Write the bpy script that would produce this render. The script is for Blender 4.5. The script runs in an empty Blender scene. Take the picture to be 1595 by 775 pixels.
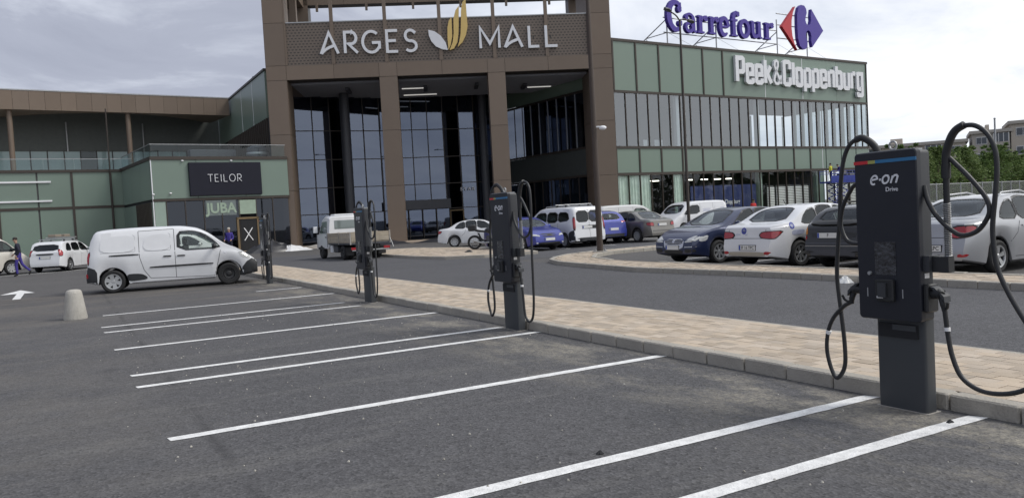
import bpy, bmesh, math, random
from mathutils import Vector, Matrix
from mathutils.bvhtree import BVHTree
R_ = math.radians
random.seed(7)
SC = bpy.context.scene
COL = SC.collection

# ------------------------------------------------------------------ camera
CAM_H = 1.58
PITCH, ROLL, YAW = -0.0415, -0.0546, 1.0609
_cp, _sp = math.cos(PITCH), math.sin(PITCH)
_fw = Vector((math.cos(YAW)*_cp, math.sin(YAW)*_cp, _sp))
_r0 = Vector((math.sin(YAW), -math.cos(YAW), 0)); _u0 = _r0.cross(_fw)
_r = math.cos(ROLL)*_r0 + math.sin(ROLL)*_u0
_u = -math.sin(ROLL)*_r0 + math.cos(ROLL)*_u0
cam = bpy.data.cameras.new('camera'); cam.sensor_width = 36.0; cam.sensor_fit = 'HORIZONTAL'
cam.lens = 36.0*1247.26/1595.0; cam.clip_start = 0.1; cam.clip_end = 3000
cam_o = bpy.data.objects.new('camera', cam); COL.objects.link(cam_o)
M = Matrix.Identity(4)
for i in range(3):
    M[i][0] = _r[i]; M[i][1] = _u[i]; M[i][2] = -_fw[i]
M[2][3] = CAM_H
cam_o.matrix_world = M
SC.camera = cam_o

# ------------------------------------------------------------------ sky, sun, exposure
SUN_EL, SUN_AZ = R_(50), R_(-32)        # azimuth of the sun measured from +X towards +Y
world = bpy.data.worlds.new('World'); SC.world = world; world.use_nodes = True
nt = world.node_tree; nt.nodes.clear()
def wn(t, **k):
    n = nt.nodes.new(t)
    for a, b in k.items(): setattr(n, a, b)
    return n
out = wn('ShaderNodeOutputWorld')
sky = wn('ShaderNodeTexSky', sky_type='NISHITA', sun_disc=False, sun_elevation=SUN_EL,
         sun_rotation=math.pi/2 - SUN_AZ, air_density=1.0, dust_density=1.5, ozone_density=1.5)
bg1 = wn('ShaderNodeBackground'); bg1.inputs[1].default_value = 0.085
nt.links.new(sky.outputs[0], bg1.inputs[0])
tc = wn('ShaderNodeTexCoord')
sep = wn('ShaderNodeSeparateXYZ'); nt.links.new(tc.outputs['Generated'], sep.inputs[0])
def wmath(op, a, b=None, c=None):
    n = wn('ShaderNodeMath', operation=op)
    for i, v in enumerate((a, b, c)):
        if v is None: continue
        if isinstance(v, (int, float)): n.inputs[i].default_value = v
        else: nt.links.new(v, n.inputs[i])
    return n.outputs[0]
zz = wmath('ADD', wmath('MAXIMUM', sep.outputs[2], 0.0), 0.16)
cx = wmath('DIVIDE', sep.outputs[0], zz); cy = wmath('DIVIDE', sep.outputs[1], zz)
comb = wn('ShaderNodeCombineXYZ'); nt.links.new(cx, comb.inputs[0]); nt.links.new(cy, comb.inputs[1])
def wnoise(scale, detail, rough, off, dist=0.0):
    mp = wn('ShaderNodeMapping'); mp.inputs['Location'].default_value = off
    nt.links.new(comb.outputs[0], mp.inputs[0])
    n = wn('ShaderNodeTexNoise'); n.inputs['Scale'].default_value = scale; n.inputs['Detail'].default_value = detail
    n.inputs['Roughness'].default_value = rough; n.inputs['Distortion'].default_value = dist
    nt.links.new(mp.outputs[0], n.inputs['Vector']); return n.outputs['Fac']
n_cov = wnoise(0.55, 7, 0.58, (3.1, 0.4, 0), 0.3)
n_tex = wnoise(1.5, 9, 0.62, (1.7, 6.2, 2.0), 0.5)
# brightness of the cloud deck: brighter towards the hidden sun, mottled by the cloud texture
sd = (math.cos(SUN_AZ), math.sin(SUN_AZ))
dot = wmath('ADD', wmath('MULTIPLY', sep.outputs[0], sd[0]), wmath('MULTIPLY', sep.outputs[1], sd[1]))
lum = wmath('ADD', wmath('MULTIPLY', dot, 0.40), 0.555)
lum = wmath('ADD', lum, wmath('MULTIPLY', wmath('SUBTRACT', n_tex, 0.5), 0.62))
lum = wmath('ADD', lum, wmath('MULTIPLY', wmath('SUBTRACT', n_cov, 0.5), 0.35))
ramp = wn('ShaderNodeValToRGB'); nt.links.new(lum, ramp.inputs[0])
e = ramp.color_ramp.elements
e[0].position = 0.12; e[0].color = (0.27, 0.292, 0.37, 1)
e[1].position = 0.86; e[1].color = (0.96, 0.97, 0.99, 1)
m_ = e.new(0.40); m_.color = (0.355, 0.382, 0.465, 1)
m_ = e.new(0.58); m_.color = (0.62, 0.66, 0.74, 1)
bg2 = wn('ShaderNodeBackground'); bg2.inputs[1].default_value = 0.82
nt.links.new(ramp.outputs[0], bg2.inputs[0])
cov = wn('ShaderNodeMapRange'); cov.inputs['From Min'].default_value = 0.30; cov.inputs['From Max'].default_value = 0.46
nt.links.new(n_cov, cov.inputs['Value'])
mix = wn('ShaderNodeMixShader'); nt.links.new(wmath('ADD', wmath('MULTIPLY', cov.outputs[0], 0.12), 0.88), mix.inputs[0])
nt.links.new(bg1.outputs[0], mix.inputs[1]); nt.links.new(bg2.outputs[0], mix.inputs[2])
nt.links.new(mix.outputs[0], out.inputs[0])

sun = bpy.data.lights.new('sun', 'SUN'); sun.energy = 1.2; sun.angle = R_(16); sun.color = (1.0, 0.96, 0.90)
sun_o = bpy.data.objects.new('sun', sun); COL.objects.link(sun_o)
_d = Vector((math.cos(SUN_AZ)*math.cos(SUN_EL), math.sin(SUN_AZ)*math.cos(SUN_EL), math.sin(SUN_EL)))
sun_o.rotation_euler = _d.to_track_quat('Z', 'Y').to_euler()
SC.view_settings.view_transform = 'Standard'; SC.view_settings.look = 'None'
SC.view_settings.gamma = 1.0; SC.view_settings.exposure = 0.62
SC.view_settings.use_curve_mapping = False
SC.cycles.max_bounces = 8; SC.cycles.transparent_max_bounces = 16

# ------------------------------------------------------------------ materials
def lk(t, a, b): t.links.new(a, b)
def mat(name, col, rough=0.6, metal=0.0, var=0.0, vscale=3.0, bump=0.0, bscale=60.0, spec=0.5, coat=0.0,
        trans=0.0, alpha=1.0, emit=None, estr=0.0, objvar=0.0, island=0.0, vcol=None, coords='Object'):
    m = bpy.data.materials.new(name); m.use_nodes = True
    t = m.node_tree; b = t.nodes['Principled BSDF']
    b.inputs['Base Color'].default_value = (*col, 1); b.inputs['Roughness'].default_value = rough
    b.inputs['Metallic'].default_value = metal; b.inputs['Specular IOR Level'].default_value = spec
    if coat: b.inputs['Coat Weight'].default_value = coat; b.inputs['Coat Roughness'].default_value = 0.04
    if emit: b.inputs['Emission Color'].default_value = (*emit, 1); b.inputs['Emission Strength'].default_value = estr
    tc = t.nodes.new('ShaderNodeTexCoord')
    src = None
    if var or objvar or island:
        c2 = vcol or tuple(max(0, c*0.45) for c in col)
        n = t.nodes.new('ShaderNodeTexNoise'); n.inputs['Scale'].default_value = vscale
        n.inputs['Detail'].default_value = 6; n.inputs['Roughness'].default_value = 0.65
        lk(t, tc.outputs[coords], n.inputs['Vector'])
        fac = n.outputs['Fac']
        mr = t.nodes.new('ShaderNodeMapRange'); mr.inputs['From Min'].default_value = 0.35; mr.inputs['From Max'].default_value = 0.75
        mr.inputs['To Max'].default_value = var
        lk(t, fac, mr.inputs['Value'])
        mx = t.nodes.new('ShaderNodeMix'); mx.data_type = 'RGBA'
        lk(t, mr.outputs[0], mx.inputs['Factor'])
        mx.inputs['A'].default_value = (*col, 1); mx.inputs['B'].default_value = (*c2, 1)
        src = mx.outputs['Result']
        if objvar or island:
            oi = t.nodes.new('ShaderNodeObjectInfo'); ge = t.nodes.new('ShaderNodeNewGeometry')
            ad = t.nodes.new('ShaderNodeMath'); ad.operation = 'ADD'
            lk(t, oi.outputs['Random'], ad.inputs[0])
            if island: lk(t, ge.outputs['Random Per Island'], ad.inputs[1])
            else: ad.inputs[1].default_value = 0
            fr = t.nodes.new('ShaderNodeMath'); fr.operation = 'FRACT'; lk(t, ad.outputs[0], fr.inputs[0])
            hs = t.nodes.new('ShaderNodeHueSaturation')
            ma = t.nodes.new('ShaderNodeMath'); ma.operation = 'MULTIPLY_ADD'
            amt = objvar or island
            lk(t, fr.outputs[0], ma.inputs[0]); ma.inputs[1].default_value = 2*amt; ma.inputs[2].default_value = 1-amt
            lk(t, ma.outputs[0], hs.inputs['Value'])
            f2 = t.nodes.new('ShaderNodeMath'); f2.operation = 'MULTIPLY'; lk(t, fr.outputs[0], f2.inputs[0]); f2.inputs[1].default_value = 7.31
            f3 = t.nodes.new('ShaderNodeMath'); f3.operation = 'FRACT'; lk(t, f2.outputs[0], f3.inputs[0])
            f4 = t.nodes.new('ShaderNodeMath'); f4.operation = 'MULTIPLY_ADD'; lk(t, f3.outputs[0], f4.inputs[0]); f4.inputs[1].default_value = amt; f4.inputs[2].default_value = 1-amt*0.6
            lk(t, f4.outputs[0], hs.inputs['Saturation'])
            lk(t, src, hs.inputs['Color']); src = hs.outputs['Color']
        lk(t, src, b.inputs['Base Color'])
    if bump:
        n = t.nodes.new('ShaderNodeTexNoise'); n.inputs['Scale'].default_value = bscale; n.inputs['Detail'].default_value = 5
        lk(t, tc.outputs[coords], n.inputs['Vector'])
        bp = t.nodes.new('ShaderNodeBump'); bp.inputs['Strength'].default_value = bump; bp.inputs['Distance'].default_value = 0.02
        lk(t, n.outputs['Fac'], bp.inputs['Height']); lk(t, bp.outputs[0], b.inputs['Normal'])
    if alpha < 1: b.inputs['Alpha'].default_value = alpha
    return m

def glass_mat(name, tint, see, rough=0.02, ior=1.6, gc=(0.9,0.95,1.0)):
    """window pane: part see-through, part mirror by Fresnel"""
    m = bpy.data.materials.new(name); m.use_nodes = True; t = m.node_tree; t.nodes.clear()
    o = t.nodes.new('ShaderNodeOutputMaterial')
    tr = t.nodes.new('ShaderNodeBsdfTransparent'); tr.inputs[0].default_value = (*see, 1)
    p = t.nodes.new('ShaderNodeBsdfPrincipled'); p.inputs['Base Color'].default_value = (*tint, 1)
    p.inputs['Roughness'].default_value = rough
    gl = t.nodes.new('ShaderNodeBsdfGlossy'); gl.inputs['Roughness'].default_value = rough
    gl.inputs[0].default_value = (*gc, 1)
    fr = t.nodes.new('ShaderNodeFresnel'); gb = t.nodes.new('ShaderNodeNewGeometry')
    pw = t.nodes.new('ShaderNodeMath'); pw.operation = 'MULTIPLY_ADD'; lk(t, gb.outputs['Backfacing'], pw.inputs[0]); pw.inputs[1].default_value = 1/ior-ior; pw.inputs[2].default_value = ior
    lk(t, pw.outputs[0], fr.inputs[0])
    tc = t.nodes.new('ShaderNodeTexCoord')
    nz = t.nodes.new('ShaderNodeTexNoise'); nz.inputs['Scale'].default_value = 0.35; nz.inputs['Detail'].default_value = 1
    lk(t, tc.outputs['Object'], nz.inputs['Vector'])
    bp = t.nodes.new('ShaderNodeBump'); bp.inputs['Strength'].default_value = 0.012; bp.inputs['Distance'].default_value = 0.2
    lk(t, nz.outputs['Fac'], bp.inputs['Height']); lk(t, bp.outputs[0], gl.inputs['Normal'])
    m1 = t.nodes.new('ShaderNodeMixShader'); lk(t, fr.outputs[0], m1.inputs[0]); lk(t, tr.outputs[0], m1.inputs[1]); lk(t, gl.outputs[0], m1.inputs[2])
    lk(t, m1.outputs[0], o.inputs[0]); return m

MT = {}
MT['brown'] = mat('bronze_cladding', (0.178, 0.136, 0.104), 0.55, 0.15, var=0.35, vscale=0.6, objvar=0.07, vcol=(0.14, 0.105, 0.08))
MT['brown_dk'] = mat('bronze_frame', (0.055, 0.045, 0.038), 0.5, 0.2, var=0.2)
MT['green'] = mat('green_glass_panel', (0.165, 0.225, 0.185), 0.35, var=0.25, vscale=0.5, spec=0.6, objvar=0.05, vcol=(0.14, 0.19, 0.16))
MT['green_lt'] = mat('pale_green_panel', (0.28, 0.36, 0.31), 0.4, var=0.2, vscale=0.6)
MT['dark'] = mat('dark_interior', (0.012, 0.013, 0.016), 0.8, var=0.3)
MT['slat'] = mat('ceiling_slat', (0.06, 0.063, 0.075), 0.5, var=0.2)
MT['wallgrey'] = mat('interior_grey', (0.11, 0.11, 0.11), 0.8, var=0.4, vscale=0.4)
MT['concrete'] = mat('concrete', (0.36, 0.34, 0.31), 0.9, var=0.6, vscale=4, bump=0.5, bscale=30, vcol=(0.24, 0.225, 0.20))
MT['kerb'] = mat('kerb_concrete', (0.38, 0.355, 0.31), 0.9, var=0.7, vscale=5, bump=0.5, bscale=45, objvar=0.05, vcol=(0.29, 0.27, 0.235))
MT['white'] = mat('white_paint', (0.78, 0.79, 0.81), 0.4, var=0.1)
MT['letter'] = mat('letter_white', (0.74, 0.75, 0.78), 0.45, var=0.12, vscale=2)
MT['gold'] = mat('letter_gold', (0.66, 0.47, 0.16), 0.45, var=0.15)
MT['bluesign'] = mat('letter_blue', (0.055, 0.028, 0.30), 0.4, var=0.1)
MT['redsign'] = mat('letter_red', (0.50, 0.022, 0.035), 0.4, var=0.1)
MT['steel'] = mat('galvanised_steel', (0.42, 0.43, 0.44), 0.45, 0.6, var=0.35, vscale=8)
MT['black'] = mat('black_plastic', (0.016, 0.017, 0.019), 0.5, var=0.25, vscale=6)
MT['rubber'] = mat('black_rubber', (0.020, 0.020, 0.022), 0.62, var=0.3, vscale=10)
MT['navy'] = mat('navy_board', (0.014, 0.015, 0.026), 0.6, var=0.2, spec=.25)
MT['glass'] = glass_mat('clear_window_glass', (0.02, 0.02, 0.02), (0.62, 0.68, 0.70), ior=2.5)
MT['glassrail'] = glass_mat('balustrade_glass', (0.02, 0.02, 0.02), (0.66, 0.76, 0.76), ior=1.5)
MT['glassdark'] = glass_mat('tinted_window_glass', (0.02, 0.02, 0.02), (0.16, 0.18, 0.22), ior=3.0, gc=(0.38,0.44,0.58))
MT['glassshop'] = glass_mat('shopfront_glass', (0.02, 0.02, 0.02), (0.16, 0.18, 0.22), ior=2.0, gc=(0.40,0.44,0.52))
MT['glasslow'] = glass_mat('shop_window_glass', (0.02, 0.02, 0.02), (0.92, 0.95, 0.94), ior=1.45)

# ------------------------------------------------------------------ mesh builder
class MB:
    def __init__(s): s.v = []; s.f = []
    def quad(s, *p):
        n = len(s.v); s.v += [tuple(q) for q in p]; s.f.append(tuple(range(n, n+len(p)))); return s
    def box(s, x0, x1, y0, y1, z0, z1):
        n = len(s.v)
        s.v += [(x0,y0,z0),(x1,y0,z0),(x1,y1,z0),(x0,y1,z0),(x0,y0,z1),(x1,y0,z1),(x1,y1,z1),(x0,y1,z1)]
        for q in ((0,3,2,1),(4,5,6,7),(0,1,5,4),(1,2,6,5),(2,3,7,6),(3,0,4,7)): s.f.append(tuple(n+i for i in q))
        return s
    def bbox(s, x0, x1, y0, y1, z0, z1, b=0.02):
        """box with chamfered vertical edges and top"""
        def ring(z, i):
            return [(x0+i+b,y0+i,z),(x1-i-b,y0+i,z),(x1-i,y0+i+b,z),(x1-i,y1-i-b,z),(x1-i-b,y1-i,z),(x0+i+b,y1-i,z),(x0+i,y1-i-b,z),(x0+i,y0+i+b,z)]
        s.loft([ring(z0, b), ring(z0+b, 0), ring(z1-b, 0), ring(z1, b)], True); return s
    def loft(s, rings, caps=True, closed=True):
        n0 = len(s.v); k = len(rings[0])
        for r in rings: s.v += [tuple(p) for p in r]
        for i in range(len(rings)-1):
            for j in range(k if closed else k-1):
                a = n0+i*k+j; b = n0+i*k+(j+1) % k
                s.f.append((a, b, b+k, a+k))
        if caps:
            s.f.append(tuple(n0+j for j in reversed(range(k)))); s.f.append(tuple(n0+(len(rings)-1)*k+j for j in range(k)))
        return s
    def prism(s, poly, axis, a, b):
        def P(u, w, t): return (t,u,w) if axis == 'x' else ((u,t,w) if axis == 'y' else (u,w,t))
        s.loft([[P(u, w, a) for u, w in poly], [P(u, w, b) for u, w in poly]]); return s
    def tube(s, pts, r, n=8, caps=True):
        pts = [Vector(p) for p in pts]; rings = []; k = len(pts)
        rr = r if isinstance(r, (list, tuple)) else [r]*k
        up = None
        for i, p in enumerate(pts):
            t = (pts[min(i+1, k-1)] - pts[max(i-1, 0)]).normalized()
            if up is None:
                up = t.orthogonal().normalized()
            else:
                up = (up - t*up.dot(t)).normalized()
            q = t.cross(up)
            rings.append([p + rr[i]*(math.cos(2*math.pi*j/n)*up + math.sin(2*math.pi*j/n)*q) for j in range(n)])
        return s.loft(rings, caps)
    def cyl(s, p0, p1, r0, r1=None, n=12): return s.tube([p0, p1], [r0, r0 if r1 is None else r1], n)
    def lathe(s, prof, n=24, c=(0,0,0), axis='y', closed=False):
        rings = []
        for j in range(n):
            a = 2*math.pi*j/n; ring = []
            for r, h in prof:
                if axis == 'y': ring.append((c[0]+r*math.cos(a), c[1]+h, c[2]+r*math.sin(a)))
                else: ring.append((c[0]+r*math.cos(a), c[1]+r*math.sin(a), c[2]+h))
            rings.append(ring)
        n0 = len(s.v); k = len(prof)
        for r in rings: s.v += r
        for i in range(n):
            for j in range(k if closed else k-1):
                a = n0+i*k+j; b = n0+i*k+(j+1) % k; c2 = n0+((i+1) % n)*k+(j+1) % k; d = n0+((i+1) % n)*k+j
                s.f.append((a, b, c2, d))
        return s
    def ball(s, c, rx, ry, rz, n=10, m=7):
        rings = []
        for i in range(m+1):
            a = -math.pi/2 + math.pi*(0.03+0.94*i/m); rr = math.cos(a); z = math.sin(a)
            rings.append([(c[0]+rx*rr*math.cos(2*math.pi*j/n), c[1]+ry*rr*math.sin(2*math.pi*j/n), c[2]+rz*z) for j in range(n)])
        return s.loft(rings)
    def mesh(s, name, m, smooth=0):
        me = bpy.data.meshes.new(name); me.from_pydata(s.v, [], s.f)
        me.materials.append(m); me.update()
        bm = bmesh.new(); bm.from_mesh(me); bmesh.ops.recalc_face_normals(bm, faces=bm.faces); bm.to_mesh(me); bm.free()
        if smooth:
            me.polygons.foreach_set('use_smooth', [True]*len(me.polygons)); me.set_sharp_from_angle(angle=R_(smooth))
        return me
    def build(s, name, m, parent=None, smooth=0, loc=None, rot=None):
        return link(name, s.mesh(name, MT[m] if isinstance(m, str) else m, smooth), parent, loc, rot)
def link(name, data, parent=None, loc=None, rot=None):
    o = bpy.data.objects.new(name, data); COL.objects.link(o)
    if parent: o.parent = parent
    if loc: o.location = loc
    if rot is not None: o.rotation_euler = rot if isinstance(rot, (tuple, list)) else (0, 0, rot)
    return o
def tag(o, label, cat, group=None):
    o['label'] = label; o['category'] = cat
    if group: o['group'] = group
    return o
def thing(name, label, cat, loc=(0,0,0), rz=0.0, group=None):
    return tag(link(name, None, None, loc, rz), label, cat, group)
def struct(o): o['kind'] = 'structure'; return o
def stuff(o): o['kind'] = 'stuff'; return o
def smooth_path(pts, n=6):
    """Catmull-Rom through the points"""
    P = [Vector(p) for p in pts]; P = [P[0]*2-P[1]] + P + [P[-1]*2-P[-2]]; o = []
    for i in range(1, len(P)-2):
        for k in range(n):
            t = k/n; a, b, c, d = P[i-1], P[i], P[i+1], P[i+2]
            o.append(0.5*((2*b)+(c-a)*t+(2*a-5*b+4*c-d)*t*t+(3*b-a-3*c+d)*t**3))
    o.append(P[-2]); return o
def arc(cx, cy, rx, ry, a0, a1, n=12):
    return [(cx+rx*math.cos(R_(a0+(a1-a0)*i/n)), cy+ry*math.sin(R_(a0+(a1-a0)*i/n))) for i in range(n+1)]
def ribbon(mb, pts, w, y0, y1, closed=False, tf=lambda u, v: (u, v)):
    """stroke of width w (number or per point) in the x-z plane, thick from y0 (front) to y1"""
    k = len(pts); ws = w if isinstance(w, (list, tuple)) else [w]*k; L = []; Rr = []
    for i, (x, z) in enumerate(pts):
        pv = pts[i-1] if (i or closed) else None; nx = pts[(i+1) % k] if (i < k-1 or closed) else None
        d = []
        if pv: v = Vector((x-pv[0], z-pv[1])); d.append(v.normalized() if v.length else v)
        if nx: v = Vector((nx[0]-x, nx[1]-z)); d.append(v.normalized() if v.length else v)
        t = sum(d, Vector((0, 0))); t = t.normalized() if t.length > 1e-6 else d[0]
        nn = Vector((-t.y, t.x)); c = 1.0
        if len(d) == 2: c = max(0.45, abs(nn.dot(Vector((-d[0].y, d[0].x)))))
        h = ws[i]/2/c
        L.append(tf(x+nn.x*h, z+nn.y*h)); Rr.append(tf(x-nn.x*h, z-nn.y*h))
    n0 = len(mb.v)
    for (a, b), (c, d) in zip(L, Rr): mb.v += [(a, y0, b), (c, y0, d), (c, y1, d), (a, y1, b)]
    for i in range(k if closed else k-1):
        a = n0+4*i; b = n0+4*((i+1) % k)
        for j in range(4): mb.f.append((a+j, a+(j+1) % 4, b+(j+1) % 4, b+j))
    if not closed: mb.f.append((n0, n0+3, n0+2, n0+1)); e_ = n0+4*(k-1); mb.f.append((e_, e_+1, e_+2, e_+3))
def text_mesh(body, size, m, extrude=0.01, offset=0.0, xs=1.0, shear=0.0, space=1.0, align='CENTER'):
    cu = bpy.data.curves.new('text', 'FONT'); cu.body = body; cu.size = size; cu.extrude = extrude; cu.offset = offset
    cu.shear = shear; cu.align_x = align; cu.align_y = 'CENTER'; cu.space_character = space; cu.resolution_u = 3
    o = bpy.data.objects.new('text', cu); COL.objects.link(o)
    dg = bpy.context.evaluated_depsgraph_get(); dg.update()
    me = bpy.data.meshes.new_from_object(o.evaluated_get(dg)); bpy.data.objects.remove(o); bpy.data.curves.remove(cu)
    me.materials.clear(); me.materials.append(MT[m] if isinstance(m, str) else m)
    me.transform(Matrix.Diagonal((xs, 1, 1, 1)) ); me.transform(Matrix.Rotation(math.pi/2, 4, 'X'))   # stands in x-z, faces -y
    return me
# ================================================================== GROUND
def asphalt(name, base, lightc, patch, dust):
    m = bpy.data.materials.new(name); m.use_nodes = True; t = m.node_tree; b = t.nodes['Principled BSDF']
    b.inputs['Roughness'].default_value = 0.85; b.inputs['Specular IOR Level'].default_value = 0.35
    ge = t.nodes.new('ShaderNodeNewGeometry')
    def noise(s, d, r=0.6, sc=None):
        n = t.nodes.new('ShaderNodeTexNoise'); n.inputs['Scale'].default_value = s; n.inputs['Detail'].default_value = d; n.inputs['Roughness'].default_value = r
        if sc:
            mp = t.nodes.new('ShaderNodeMapping'); mp.inputs['Scale'].default_value = sc; mp.inputs['Rotation'].default_value = (0, 0, 0.5)
            lk(t, ge.outputs['Position'], mp.inputs[0]); lk(t, mp.outputs[0], n.inputs['Vector'])
        else: lk(t, ge.outputs['Position'], n.inputs['Vector'])
        return n.outputs['Fac']
    def mr(v, a, b_, c=0.0, d=1.0):
        n = t.nodes.new('ShaderNodeMapRange'); lk(t, v, n.inputs['Value']); n.inputs['From Min'].default_value = a; n.inputs['From Max'].default_value = b_
        n.inputs['To Min'].default_value = c; n.inputs['To Max'].default_value = d; return n.outputs[0]
    def mixc(f, a, b_):
        n = t.nodes.new('ShaderNodeMix'); n.data_type = 'RGBA'; lk(t, f, n.inputs['Factor'])
        for k, v in (('A', a), ('B', b_)):
            if isinstance(v, tuple): n.inputs[k].default_value = (*v, 1)
            else: lk(t, v, n.inputs[k])
        return n.outputs['Result']
    def mul(a, b_):
        n = t.nodes.new('ShaderNodeMath'); n.operation = 'MULTIPLY'
        for i, v in enumerate((a, b_)):
            if isinstance(v, float): n.inputs[i].default_value = v
            else: lk(t, v, n.inputs[i])
        return n.outputs[0]
    c = mixc(mr(noise(0.45, 6), 0.3, 0.75), base, tuple(x*1.28 for x in base))
    c = mixc(mul(mr(noise(1.3, 5, 0.7, (0.25, 1.6, 1)), 0.52, 0.72), patch), c, lightc)
    vo = t.nodes.new('ShaderNodeTexVoronoi'); vo.inputs['Scale'].default_value = 55; lk(t, ge.outputs['Position'], vo.inputs['Vector'])
    sp = t.nodes.new('ShaderNodeSeparateColor'); lk(t, vo.outputs['Color'], sp.inputs[0])
    c = mixc(mr(sp.outputs[0], 0.55, 1.0, 0, 0.55), c, tuple(x*2.0 for x in base))
    c = mixc(mr(sp.outputs[1], 0.6, 1.0, 0, 0.6), c, tuple(x*0.35 for x in base))
    v2 = t.nodes.new('ShaderNodeTexVoronoi'); v2.inputs['Scale'].default_value = 24; lk(t, ge.outputs['Position'], v2.inputs['Vector'])
    s2 = t.nodes.new('ShaderNodeSeparateColor'); lk(t, v2.outputs['Color'], s2.inputs[0])
    c = mixc(mr(s2.outputs[0], 0.80, 1.0, 0, 0.30), c, tuple(x*1.8 for x in base)); c = mixc(mr(s2.outputs[1], 0.80, 1.0, 0, 0.35), c, tuple(x*0.5 for x in base))
    c = mixc(mr(noise(7, 6, 0.75), 0.42, 0.68, 0, 0.22), c, tuple(x*0.62 for x in base))
    if dust:     # sand and cement spilt along the kerb
        sx = t.nodes.new('ShaderNodeSeparateXYZ'); lk(t, ge.outputs['Position'], sx.inputs[0])
        band = mul(mr(sx.outputs[0], 3.7, 4.9), mr(sx.outputs[0], 5.1, 5.6, 1.0, 0.35))
        c = mixc(mul(mul(mr(noise(1.1, 7, 0.72, (1.3, 0.55, 1)), 0.46, 0.60), band), mr(noise(18, 5, 0.8), 0.34, 0.72, 0.05, 0.85)), c, (0.40, 0.365, 0.29))
        far = mr(sx.outputs[1], 14, 26)
        c = mixc(mul(mul(mr(noise(0.5, 7, 0.7, (0.5, 1.6, 1)), 0.5, 0.7), far), 0.40), c, (0.27, 0.23, 0.17))
        c = mixc(mul(far, 0.35), c, tuple(x*y for x, y in zip(base, (1.15, 1.02, 0.85))))
        c = mixc(mul(mul(mr(noise(0.35, 7, 0.7, (1, 1, 1)), 0.44, 0.64), mr(sx.outputs[0], 1.6, -1.2)), 0.55), c, (0.17, 0.155, 0.135))
        ab = t.nodes.new('ShaderNodeMath'); ab.operation = 'SUBTRACT'; lk(t, sx.outputs[0], ab.inputs[0]); wv = t.nodes.new('ShaderNodeMath'); wv.operation = 'MULTIPLY_ADD'; lk(t, noise(1.2, 3), wv.inputs[0]); wv.inputs[1].default_value = .12; wv.inputs[2].default_value = .84; lk(t, wv.outputs[0], ab.inputs[1])
        ab2 = t.nodes.new('ShaderNodeMath'); ab2.operation = 'ABSOLUTE'; lk(t, ab.outputs[0], ab2.inputs[0])
        c = mixc(mul(mul(mr(ab2.outputs[0], 0.0, 0.07, 1.0, 0.0), mr(noise(0.9, 3), 0.42, 0.6)), 0.6), c, tuple(x*0.45 for x in base))
        c = mixc(mul(mr(noise(1.0, 2, 0.5, (0.9, 0.9, 1)), 0.70, 0.78), 0.45), c, tuple(x*0.5 for x in base))
        # rolled joint and faint tyre scuffs
        w = t.nodes.new('ShaderNodeTexNoise'); w.inputs['Scale'].default_value = 3.0
        c = mixc(mul(mr(noise(2.2, 3, 0.6, (6.0, 0.12, 1)), 0.66, 0.72), 0.25), c, lightc)
    lk(t, c, b.inputs['Base Color'])
    bp = t.nodes.new('ShaderNodeBump'); bp.inputs['Strength'].default_value = 0.75; bp.inputs['Distance'].default_value = 0.006
    hv = t.nodes.new('ShaderNodeMath'); hv.operation = 'ADD'; lk(t, vo.outputs['Distance'], hv.inputs[0]); lk(t, noise(25, 5), hv.inputs[1])
    lk(t, hv.outputs[0], bp.inputs['Height']); lk(t, bp.outputs[0], b.inputs['Normal'])
    return m
MT['asphalt'] = asphalt('parking_asphalt', (0.078, 0.077, 0.080), (0.150, 0.146, 0.140), 0.75, True)
MT['roadmat'] = asphalt('road_asphalt', (0.076, 0.076, 0.081), (0.115, 0.115, 0.12), 0.4, False)
MT['groundmat'] = asphalt('far_asphalt', (0.085, 0.082, 0.081), (0.14, 0.132, 0.124), 0.5, False)
MT['line'] = mat('road_paint', (0.84, 0.84, 0.83), 0.7, var=0.9, vscale=11, bump=0.5, bscale=70, vcol=(0.52, 0.52, 0.51))
MT['paver'] = mat('clay_paver', (0.46, 0.385, 0.30), 0.9, var=0.5, vscale=9, bump=0.35, bscale=60, island=0.20, vcol=(0.37, 0.30, 0.23))
MT['paverbed'] = mat('paver_joint_sand', (0.26, 0.22, 0.175), 0.95, var=0.5, vscale=20)

g = MB().quad((-700,-500,0),(900,-500,0),(900,900,0),(-700,900,0)).build('ground', 'groundmat'); struct(g)
lot = MB().quad((-9,-14,.004),(5.52,-14,.004),(5.52,26.5,.004),(-9,26.5,.004)).build('parking_lot', 'asphalt'); struct(lot)
# driving lane between the two kerbs, and the cross lane in front of the mall
lane = MB().quad((7.40,-14,.004),(13.6,-14,.004),(13.6,24.6,.004),(7.40,24.6,.004)).build('road', 'roadmat'); struct(lane)
lane2 = MB().quad((5.9,24.6,.004),(30,24.6,.004),(30,29.0,.004),(12.6,44,.004),(5.9,46,.004)).build('road', 'roadmat'); struct(lane2)

# painted stall lines: (y, x_start, x_end)
for y, x0, x1 in ((3.27,.55,5.5),(4.11,.55,5.5),(6.65,.6,5.5),(9.19,.56,5.5),(10.0,.56,5.36),(12.51,.52,5.48),(14.94,.49,4.95),(15.86,.48,4.92),(18.24,.6,5.42),(21.0,4.2,5.4)):
    mb = MB(); n = 40; L = []; Rr = []
    for i in range(n+1):
        x = x0+(x1-x0)*i/n
        e1 = random.uniform(-.004, .004); e2 = random.uniform(-.004, .004)
        mb.v += [(x, y-.06+e1, .008), (x, y+.06+e2, .008)]
    # slightly ragged ends
    mb.v[0] = (x0+.015, y-.055, .008); mb.v[-1] = (x1-.05, y+.05, .008)
    for i in range(n): mb.f.append((2*i, 2*i+2, 2*i+3, 2*i+1))
    mb.build('painted_line', 'line', lot)
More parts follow.
